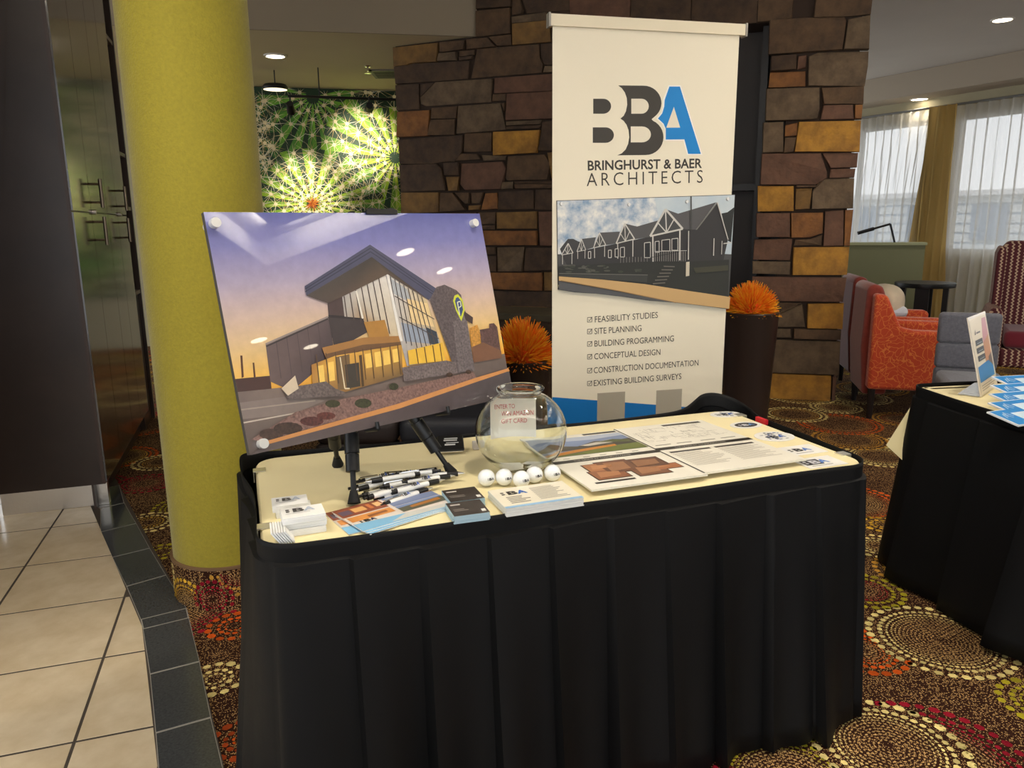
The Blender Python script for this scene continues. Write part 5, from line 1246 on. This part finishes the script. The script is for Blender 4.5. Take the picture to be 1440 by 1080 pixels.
# acrylic sign holder
m_acr = M('clear_acrylic', (245, 246, 244), .05, trans=.6)
s0, s1, s2, s3 = (1380, 558), (1403, 540), (1387, 437), (1361, 447)
zb = TH+.004; BLs = atz(1380, 558, zb); BRs = atz(1403, 541, zb); ex = BRs-BLs; ex[2] = 0; wS = float(np.linalg.norm(ex)); ex /= wS
bk = np.array([-ex[1], ex[0], 0]); hS = .262; TLs = atD(1361, 447, BLs[1]+.05); hS = float(np.linalg.norm(TLs-BLs)); frS = Frame(BLs, ex, TLs-BLs)
o = empty('sign_holder', tuple(BLs-np.array([0, 0, .003])), 'slanted acrylic sign holder with a colourful flyer on the second table', 'sign holder')
slab_on(frS, wS, hS, -.004).build('panel', M('flyer_card', (226, 214, 196), .4, coat=.5), o)
f = frS; b = MB(); w = wS
poly(b, f, [(w*.05, hS*.02), (w*.95, hS*.02), (w*.95, hS*.97), (w*.05, hS*.97)], (226, 214, 192), .0004)
poly(b, f, [(w*.55, hS*.32), (w*.93, hS*.32), (w*.93, hS*.93), (w*.7, hS*.93), (w*.6, hS*.7)], (196, 140, 150), .0006); poly(b, f, [(w*.55, hS*.32), (w*.93, hS*.32), (w*.93, hS*.7), (w*.58, hS*.62)], (190, 134, 96), .0008); poly(b, f, [(w*.7, hS*.3), (w*.93, hS*.28), (w*.93, hS*.46), (w*.75, hS*.42)], (110, 92, 86), .001)
poly(b, f, [(w*.08, hS*.16), (w*.92, hS*.16), (w*.92, hS*.28), (w*.7, hS*.38), (w*.08, hS*.36)], (46, 132, 196), .0012)
for k, v in enumerate((.62, .52, .42)): poly(b, f, [(w*.16, hS*v), (w*.56, hS*v), (w*.56, hS*(v+.07)), (w*.16, hS*(v+.07))], (60, 62, 66), .0014); poly(b, f, [(w*.24, hS*(v+.02)), (w*.5, hS*(v+.02)), (w*.5, hS*(v+.03)), (w*.24, hS*(v+.03))], (160, 170, 174), .0016)
poly(b, f, [(w*.18, hS*.76), (w*.25, hS*.76), (w*.25, hS*.83)], (70, 66, 64), .0014); poly(b, f, [(w*.28, hS*.765), (w*.5, hS*.765), (w*.5, hS*.785), (w*.28, hS*.785)], (96, 90, 86), .0014); lines(b, f, w*.12, w*.9, hS*.04, hS*.13, 3, (140, 132, 120), .0008, rnd, .3)
b.build('flyer_print', m_printg, o)
slab_on(Frame(frS.p(0, 0, -.006), ex, bk), wS, .07, .003).build('foot', m_acr, o)
# blue packets
for k in range(5):
    px, py = 1413+k*9.0, 572+(0, -2, 4, 9, 13)[k]; zq = TH+.0025
    c = atz(1445+k*1.5, 560+k*9, zq)[:2]; rot = .18+.05*k; ex = np.array([math.cos(rot), math.sin(rot)])
    f0 = flat(c+np.array([-.012, -.015])-ex*.06, ex, TH+.003+.010*(4-k)); fr = Frame(f0.O, f0.ex, f0.ey+np.array([0, 0, .18])); o = empty('information_packet', (c[0], c[1], TH), ['blue information packet at the back of the fanned pile', 'second blue information packet from the back', 'middle blue information packet of the fanned pile', 'second blue information packet from the front', 'front blue information packet at the right frame edge'][k], 'packet', 'blue packets on the second table')
    slab_on(fr, .16, .11, .005).build('envelope', M('white_packet', (232, 234, 236), .4), o); g = Frame(fr.p(0, 0, .005), fr.ex, fr.ey); b = MB(); poly(b, g, [(.007, .004), (.155, .004), (.155, .106), (.007, .106)], (24, 132, 206), .0004)
    for u, v in ((.02, .05), (.034, .06)):
        for p_, q_ in (((u, v), (u+.012, v+.03)), ((u+.012, v+.03), (u+.026, v))):
            p_, q_ = np.array(p_), np.array(q_); d = (q_-p_)/np.linalg.norm(q_-p_); n_ = np.array([-d[1], d[0]])*.0012; poly(b, g, [tuple(p_-n_), tuple(q_-n_), tuple(q_+n_), tuple(p_+n_)], (220, 236, 246), .0008)
    poly(b, g, [(.07, .035), (.14, .035), (.14, .08), (.07, .08)], (206, 226, 240), .0008); b.build('cover_print', m_printg, o)

# ================================================================== CHAIRS
def mat_lines(name, base, line, sc, width, dist):
    m = bpy.data.materials.new(name); m.use_nodes = True; nt = m.node_tree; N = nt.nodes; L = nt.links; b = N['Principled BSDF']; b.inputs['Roughness'].default_value = .8; b.inputs['Sheen Weight'].default_value = .3
    tc = N.new('ShaderNodeTexCoord'); nz = N.new('ShaderNodeTexNoise'); nz.inputs['Scale'].default_value = 7; L.new(tc.outputs['Object'], nz.inputs['Vector'])
    mx = N.new('ShaderNodeMix'); mx.data_type = 'RGBA'; mx.blend_type = 'LINEAR_LIGHT'; mx.inputs[0].default_value = dist; L.new(tc.outputs['Object'], mx.inputs[6]); L.new(nz.outputs['Color'], mx.inputs[7])
    vo = N.new('ShaderNodeTexVoronoi'); vo.feature = 'DISTANCE_TO_EDGE'; vo.inputs['Scale'].default_value = sc; L.new(mx.outputs[2], vo.inputs['Vector'])
    lt = N.new('ShaderNodeMath'); lt.operation = 'LESS_THAN'; lt.inputs[1].default_value = width; L.new(vo.outputs['Distance'], lt.inputs[0])
    m2 = N.new('ShaderNodeMix'); m2.data_type = 'RGBA'; m2.inputs[6].default_value = lin(base)+(1,); m2.inputs[7].default_value = lin(line)+(1,); L.new(lt.outputs[0], m2.inputs[0]); L.new(m2.outputs[2], b.inputs['Base Color']); return m
m_orange = mat_lines('orange_line_fabric', (198, 66, 22), (222, 122, 56), 24, .045, .12)
m_rust = M('rust_plush_fabric', (132, 48, 32), .85, noise=(30, .15), sheen=.4)
m_legw = M('dark_chair_leg', (32, 24, 22), .4)
def profile_block(name, pts, y0, y1, mat, parent, bev=.025):   # side profile in x-z extruded along y with rounded edges
    n = len(pts); b = MB(); b.add([(p[0], y0, p[1]) for p in pts]+[(p[0], y1, p[1]) for p in pts], [tuple(range(n))[::-1], tuple(range(n, 2*n))]+[(i, (i+1) % n, n+(i+1) % n, n+i) for i in range(n)])
    o = b.build(name, mat, parent, smooth=True); m = o.modifiers.new('soft_edges', 'BEVEL'); m.width = bev; m.segments = 3; m.limit_method = 'ANGLE'; m.angle_limit = math.radians(50); return o
def armchair(label):       # faces +x, origin on the floor at the middle
    o = empty('armchair', (0, 0, 0), label, 'armchair', 'orange armchairs by the stone pier')
    profile_block('backrest', [(-.36, .16), (-.20, .16), (-.20, .5), (-.24, .82), (-.28, .93), (-.34, .95), (-.38, .92), (-.39, .5)], -.235, .235, m_rust, o, .03)
    for s in (-1, 1):
        profile_block('arm', [(-.35, .22), (.33, .22), (.34, .60), (.32, .63), (-.08, .64), (-.17, .66), (-.27, .88), (-.35, .89)], min(s*.24, s*.35), max(s*.24, s*.35), m_orange, o, .025)
        for x in (-.31, .28): b = MB(); b.tube((x, s*.29, 0), (x, s*.29, .24), .018, .027, n=8); b.build('leg', m_legw, o, smooth=True)
    profile_block('seat_base', [(-.25, .24), (.33, .24), (.34, .36), (-.25, .36)], -.235, .235, m_orange, o, .02)
    profile_block('seat_cushion', [(-.21, .36), (.34, .36), (.36, .42), (.33, .48), (-.21, .47)], -.235, .235, m_rust, o, .03)
    return o
ch1 = armchair('orange patterned armchair nearest the stone pier, seen from its side'); pc = atz(1222, 588, 0); ch1.rotation_euler = (0, 0, math.radians(-14)); ch1.location = (pc[0]+.37, pc[1]+.206, 0)
ch2 = copy_tree(ch1); ch2['label'] = 'second orange armchair mostly hidden behind the nearer one'; ch2.location = (pc[0]+.60, pc[1]+.97, 0); ch2.rotation_euler = (0, 0, math.radians(-12))
# cream cushion shape between the armchairs
p = atD(1243, 423, 6.32); o = empty('cream_cushion', (p[0], p[1], .48), 'rounded cream cushion resting on the second orange armchair', 'cushion')
# grey dining chair
m_grey = M('grey_woven_fabric', (104, 104, 112), .85, noise=(60, .18), sheen=.3, bump=(120, .3))
g0, g1 = atD(1319, 470, 4.62), atD(1409, 470, 4.50); gx = (g1-g0)[:2]; gw = float(np.linalg.norm(gx)); gx /= gw; gn = np.array([gx[1], -gx[0]]); zgt = float(atD(1365, 441, 4.56)[2])
gc = empty('dining_chair', tuple((g0[:2]+g1[:2])/2+gn*.2)+(0,), 'grey upholstered chair with horizontal channels behind the second table', 'chair')
fg = Frame((g0[0], g0[1], 0), (gx[0], gx[1], 0), (0, 0, 1)); ang = math.atan2(gx[1], gx[0])
zs = [zgt]+[float(atD(1365, y, 4.56)[2]) for y in (484, 519, 558)]
for k in range(3):
    c = fg.p(gw/2, (zs[k]+zs[k+1])/2); MB().rbox((c[0]-gn[0]*.03, c[1]-gn[1]*.03, c[2]), (gw, .06, zs[k]-zs[k+1]+.004), .026, rz=ang, n=5).build('back_channel', m_grey, gc, smooth=True)
c = fg.p(gw/2, .44); MB().rbox((c[0]+gn[0]*.28, c[1]+gn[1]*.28, .44), (gw, .45, .09), .03, rz=ang, n=5).build('seat', m_grey, gc, smooth=True)
for u in (.04, gw-.04):
    for v in (.09, .46): q = fg.p(u, 0)[:2]+gn*v; MB().tube((q[0], q[1], 0), (q[0], q[1], .41), .014, .02, n=8).build('leg', m_legw, gc, smooth=True)
# burgundy wing chair
m_wing = mat_lines('burgundy_wave_fabric', (86, 28, 34), (178, 140, 116), 26, .07, .05)
def wave_material():
    m = bpy.data.materials.new('burgundy_zigzag_fabric'); m.use_nodes = True; nt = m.node_tree; N = nt.nodes; L = nt.links; b = N['Principled BSDF']; b.inputs['Roughness'].default_value = .85
    tc = N.new('ShaderNodeTexCoord'); sx = N.new('ShaderNodeSeparateXYZ'); L.new(tc.outputs['Object'], sx.inputs[0])
    add = N.new('ShaderNodeMath'); add.operation = 'ADD'; L.new(sx.outputs[0], add.inputs[0]); L.new(sx.outputs[1], add.inputs[1])
    pz = N.new('ShaderNodeMath'); pz.operation = 'PINGPONG'; pz.inputs[1].default_value = .014; L.new(sx.outputs[2], pz.inputs[0])
    a2_ = N.new('ShaderNodeMath'); a2_.operation = 'ADD'; L.new(add.outputs[0], a2_.inputs[0]); L.new(pz.outputs[0], a2_.inputs[1])
    fr_ = N.new('ShaderNodeMath'); fr_.operation = 'PINGPONG'; fr_.inputs[1].default_value = .022; L.new(a2_.outputs[0], fr_.inputs[0])
    lt = N.new('ShaderNodeMath'); lt.operation = 'LESS_THAN'; lt.inputs[1].default_value = .0065; L.new(fr_.outputs[0], lt.inputs[0])
    mx = N.new('ShaderNodeMix'); mx.data_type = 'RGBA'; mx.inputs[6].default_value = lin((84, 30, 36))+(1,); mx.inputs[7].default_value = lin((196, 168, 140))+(1,); L.new(lt.outputs[0], mx.inputs[0]); L.new(mx.outputs[2], b.inputs['Base Color']); return m
m_zig = wave_material(); m_burg = M('burgundy_plush', (112, 22, 40), .85, sheen=.4)
wc = empty('wing_chair', (0, 0, 0), 'burgundy zigzag patterned wing chair at the right frame edge', 'armchair')   # faces -y
def pblock(name, pts, y0, y1, mat, bev=.03):
    n = len(pts); b = MB(); b.add([(p[0], y0, p[1]) for p in pts]+[(p[0], y1, p[1]) for p in pts], [tuple(range(n)), tuple(range(n, 2*n))[::-1]]+[(i, n+i, n+(i+1) % n, (i+1) % n) for i in range(n)])
    o = b.build(name, mat, wc, smooth=True); m = o.modifiers.new('soft_edges', 'BEVEL'); m.width = bev; m.segments = 3; m.limit_method = 'ANGLE'; m.angle_limit = math.radians(40)
pblock('backrest', [(-.33, .3), (.33, .3), (.34, 1.12), (.28, 1.2), (-.28, 1.2), (-.34, 1.12)], .22, .36, m_zig)
for s in (-1, 1):
    xs = sorted((s*.30, s*.37)); pblock('wing', [(xs[0], .66), (xs[1], .66), (xs[1], 1.1), (xs[1]-.02, 1.16), (xs[0]+.02, 1.16), (xs[0], 1.1)], .02, .30, m_zig)
    xs = sorted((s*.29, s*.42)); pblock('arm', [(xs[0], .2), (xs[1], .2), (xs[1], .6), (xs[1]-.03, .68), (xs[0]+.03, .68), (xs[0], .6)], -.32, .25, m_zig)
    for y in (-.28, .3): b = MB(); b.tube((s*.33, y, 0), (s*.33, y, .22), .02, .03, n=8); b.build('leg', m_legw, wc, smooth=True)
pblock('seat_base', [(-.30, .2), (.30, .2), (.30, .36), (-.30, .36)], -.32, .24, m_zig)
pblock('seat_cushion', [(-.285, .36), (.285, .36), (.285, .50), (-.285, .50)], -.34, .22, m_burg, .04)
pw_ = atD(1462, 480, 6.2); wc.location = (pw_[0], pw_[1], 0); wc.rotation_euler = (0, 0, math.radians(-28))
# cream cushion parts
MB().rbox((p[0]+.01, p[1], p[2]-.03), (.27, .34, .34), .13, rz=-.1, n=6).build('cover', M('cream_cover', (222, 206, 178), .6, noise=(8, .1)), o, smooth=True)
MB().rbox((p[0]+.01, p[1], p[2]-.08), (.276, .346, .1), .05, rz=-.1, n=5).build('window_sheen', M('window_sheen', (224, 228, 234), .4), o, smooth=True)  # pale band paints the window highlight onto the cushion's lower part
# black round table
p = atD(1301, 397, 8.0); zt2 = float(p[2]); o = empty('round_side_table', (p[0], p[1], 0), 'black round side table with slab legs in front of the curtain', 'side table')
MB().lathe((p[0], p[1], 0), [(.001, zt2), (.285, zt2), (.29, zt2-.01), (.285, zt2-.045), (.25, zt2-.05), (.001, zt2-.05)], 36).build('top', m_blackm, o, smooth=True)
for k in range(4):
    a = math.pi/4+math.pi/2*k+.2; b = MB(); b.box((p[0]+.2*math.cos(a), p[1]+.2*math.sin(a), (zt2-.05)/2), (.05, .13, zt2-.05), rz=a); b.build('leg', m_blackm, o)
b = MB(); b.lathe((p[0], p[1], 0), [(.18, .12), (.2, .12), (.2, .15), (.18, .15)], 24, closed=True); b.build('ring_stretcher', m_blackm, o, smooth=True)
# thin black reading lamp on the half wall
g = [atD(1258, 341, 8.9), atD(1252, 315, 8.9), atD(1206, 328, 8.95)]; o = empty('reading_lamp', tuple(g[0]), 'thin black angled reading lamp standing on the sage half wall', 'lamp')

MB().tube(g[0], g[1], .012, n=8).build('stem', m_blackm, o); MB().tube(g[1], g[1]+(g[2]-g[1])*.55, .012, n=8).build('arm', m_blackm, o); MB().tube(g[1]+(g[2]-g[1])*.5, g[2], .02, n=8).build('lamp_head', m_blackm, o)
MB().lathe((g[0][0], g[0][1], g[0][2]-.01), [(.001, 0), (.05, 0), (.05, .012), (.001, .014)], 18).build('base', m_blackm, o, smooth=True)

# ================================================================== CURTAINS
def sheer(name, rgb, tr, tl):
    m = bpy.data.materials.new(name); m.use_nodes = True; nt = m.node_tree; N = nt.nodes; L = nt.links; N.remove(N['Principled BSDF']); out = N['Material Output']
    d = N.new('ShaderNodeBsdfDiffuse'); t = N.new('ShaderNodeBsdfTranslucent'); x = N.new('ShaderNodeBsdfTransparent')
    d.inputs[0].default_value = lin(rgb)+(1,); t.inputs[0].default_value = lin(rgb)+(1,)
    tc = N.new('ShaderNodeTexCoord'); wv = N.new('ShaderNodeTexWave'); wv.inputs['Scale'].default_value = 60; L.new(tc.outputs['Object'], wv.inputs['Vector'])
    a = N.new('ShaderNodeMixShader'); a.inputs[0].default_value = tl; L.new(d.outputs[0], a.inputs[1]); L.new(t.outputs[0], a.inputs[2])
    b = N.new('ShaderNodeMixShader'); b.inputs[0].default_value = tr; L.new(a.outputs[0], b.inputs[1]); L.new(x.outputs[0], b.inputs[2]); L.new(b.outputs[0], out.inputs[0]); return m
m_sheer = sheer('white_sheer', (240, 238, 232), .3, .66); m_drape = sheer('gold_drape', (196, 166, 104), .03, .45)
def curtain(name, s0, s1, s0b, s1b, off, amp, wl, zt_, mat, label, seed):
    rn = random.Random(seed); n = int((s1-s0)/.018); V = []; rows = [zt_, zt_-.05, zt_-.5, 1.6, 1.0, .5, .03]; ph_ = [rn.uniform(0, 6.28) for _ in range(6)]
    for i in range(n+1):
        t = i/n
        for z in rows:
            h = (zt_-z)/(zt_-.03); s = (s0+(s1-s0)*t)*(1-h)+(s0b+(s1b-s0b)*t)*h
            o_ = amp*(.75+.25*h)*math.sin(2*math.pi*s/wl+1.2*math.sin(s*3+ph_[0])+h*.9*math.sin(s*2+ph_[1]))+amp*.45*math.sin(2*math.pi*s/(wl*.43)+ph_[2]+h*1.4)
            q = wp(s, off+o_); V.append((q[0], q[1], z))
    m = len(rows); b = MB(); b.add(V, [(i*m+k, i*m+k+1, (i+1)*m+k+1, (i+1)*m+k) for i in range(n) for k in range(m-1)]); return b.build(name, mat, smooth='all', label=label, cat='curtain')
zr = ZT-.03; CO = -.3
sA = onwin(1302, 250, CO)[0]; sB = onwin(1330, 170, CO)[0]
curtain('sheer_curtain', -1.6, sA+.12, -1.6, sA-.05, CO, .05, .13, zr, m_sheer, 'white sheer curtain behind the sage half wall', 1)
curtain('sheer_curtain', sB+.1, 4.2, sB+.05, 4.2, CO, .055, .14, zr, m_sheer, 'wide white sheer curtain behind the black round table', 2)
curtain('drape', sA+.05, sB+.22, sA-.12, sB+.3, CO+.13, .045, .12, zr+.01, m_drape, 'narrow gold drape between the two sheer curtains', 3)
b = MB(); a, c = wp(-2, CO), wp(5, CO); b.tube((a[0], a[1], zr+.02), (c[0], c[1], zr+.02), .016, n=8); b.build('curtain_rail', M('grey_rail', (120, 120, 118), .4), label='grey curtain rail under the window bulkhead', cat='curtain rail')
# house seen through the right-hand window
hb = empty('neighbouring_house', tuple(wp(-4.4, -8.2))+(0,), 'pale blue and white house outside behind the sheer curtain', 'house')
b = MB(); wslab(b, -9, 0, -8.2, -11, 0, 1.9); b.build('wall', M('pale_blue_siding', (190, 212, 232), .8), hb)
for k in range(8): wslab(MB(), -9, 0, -8.19, -8.14, .2+.22*k, .2+.22*k+.17).build('siding_board', M('siding_white', (226, 234, 242), .8), hb)
b = MB(); wslab(b, -9.2, .3, -7.9, -11.2, 1.9, 2.02); b.build('eaves', M('white_eaves', (230, 232, 236), .7), hb)
for s in (-8, -6.4, -4.8, -3.2, -1.6):
    w_ = wslab(MB(), s, s+.8, -8.1, -8.18, .9, 1.7).build('window', M('house_window', (120, 146, 176), .2), hb)
b = MB(); wslab(b, -12, 20, -.8, -22, -.04, -.02); b.build('ground_outside', M('outside_paving', (150, 148, 140), .9), kind='structure')
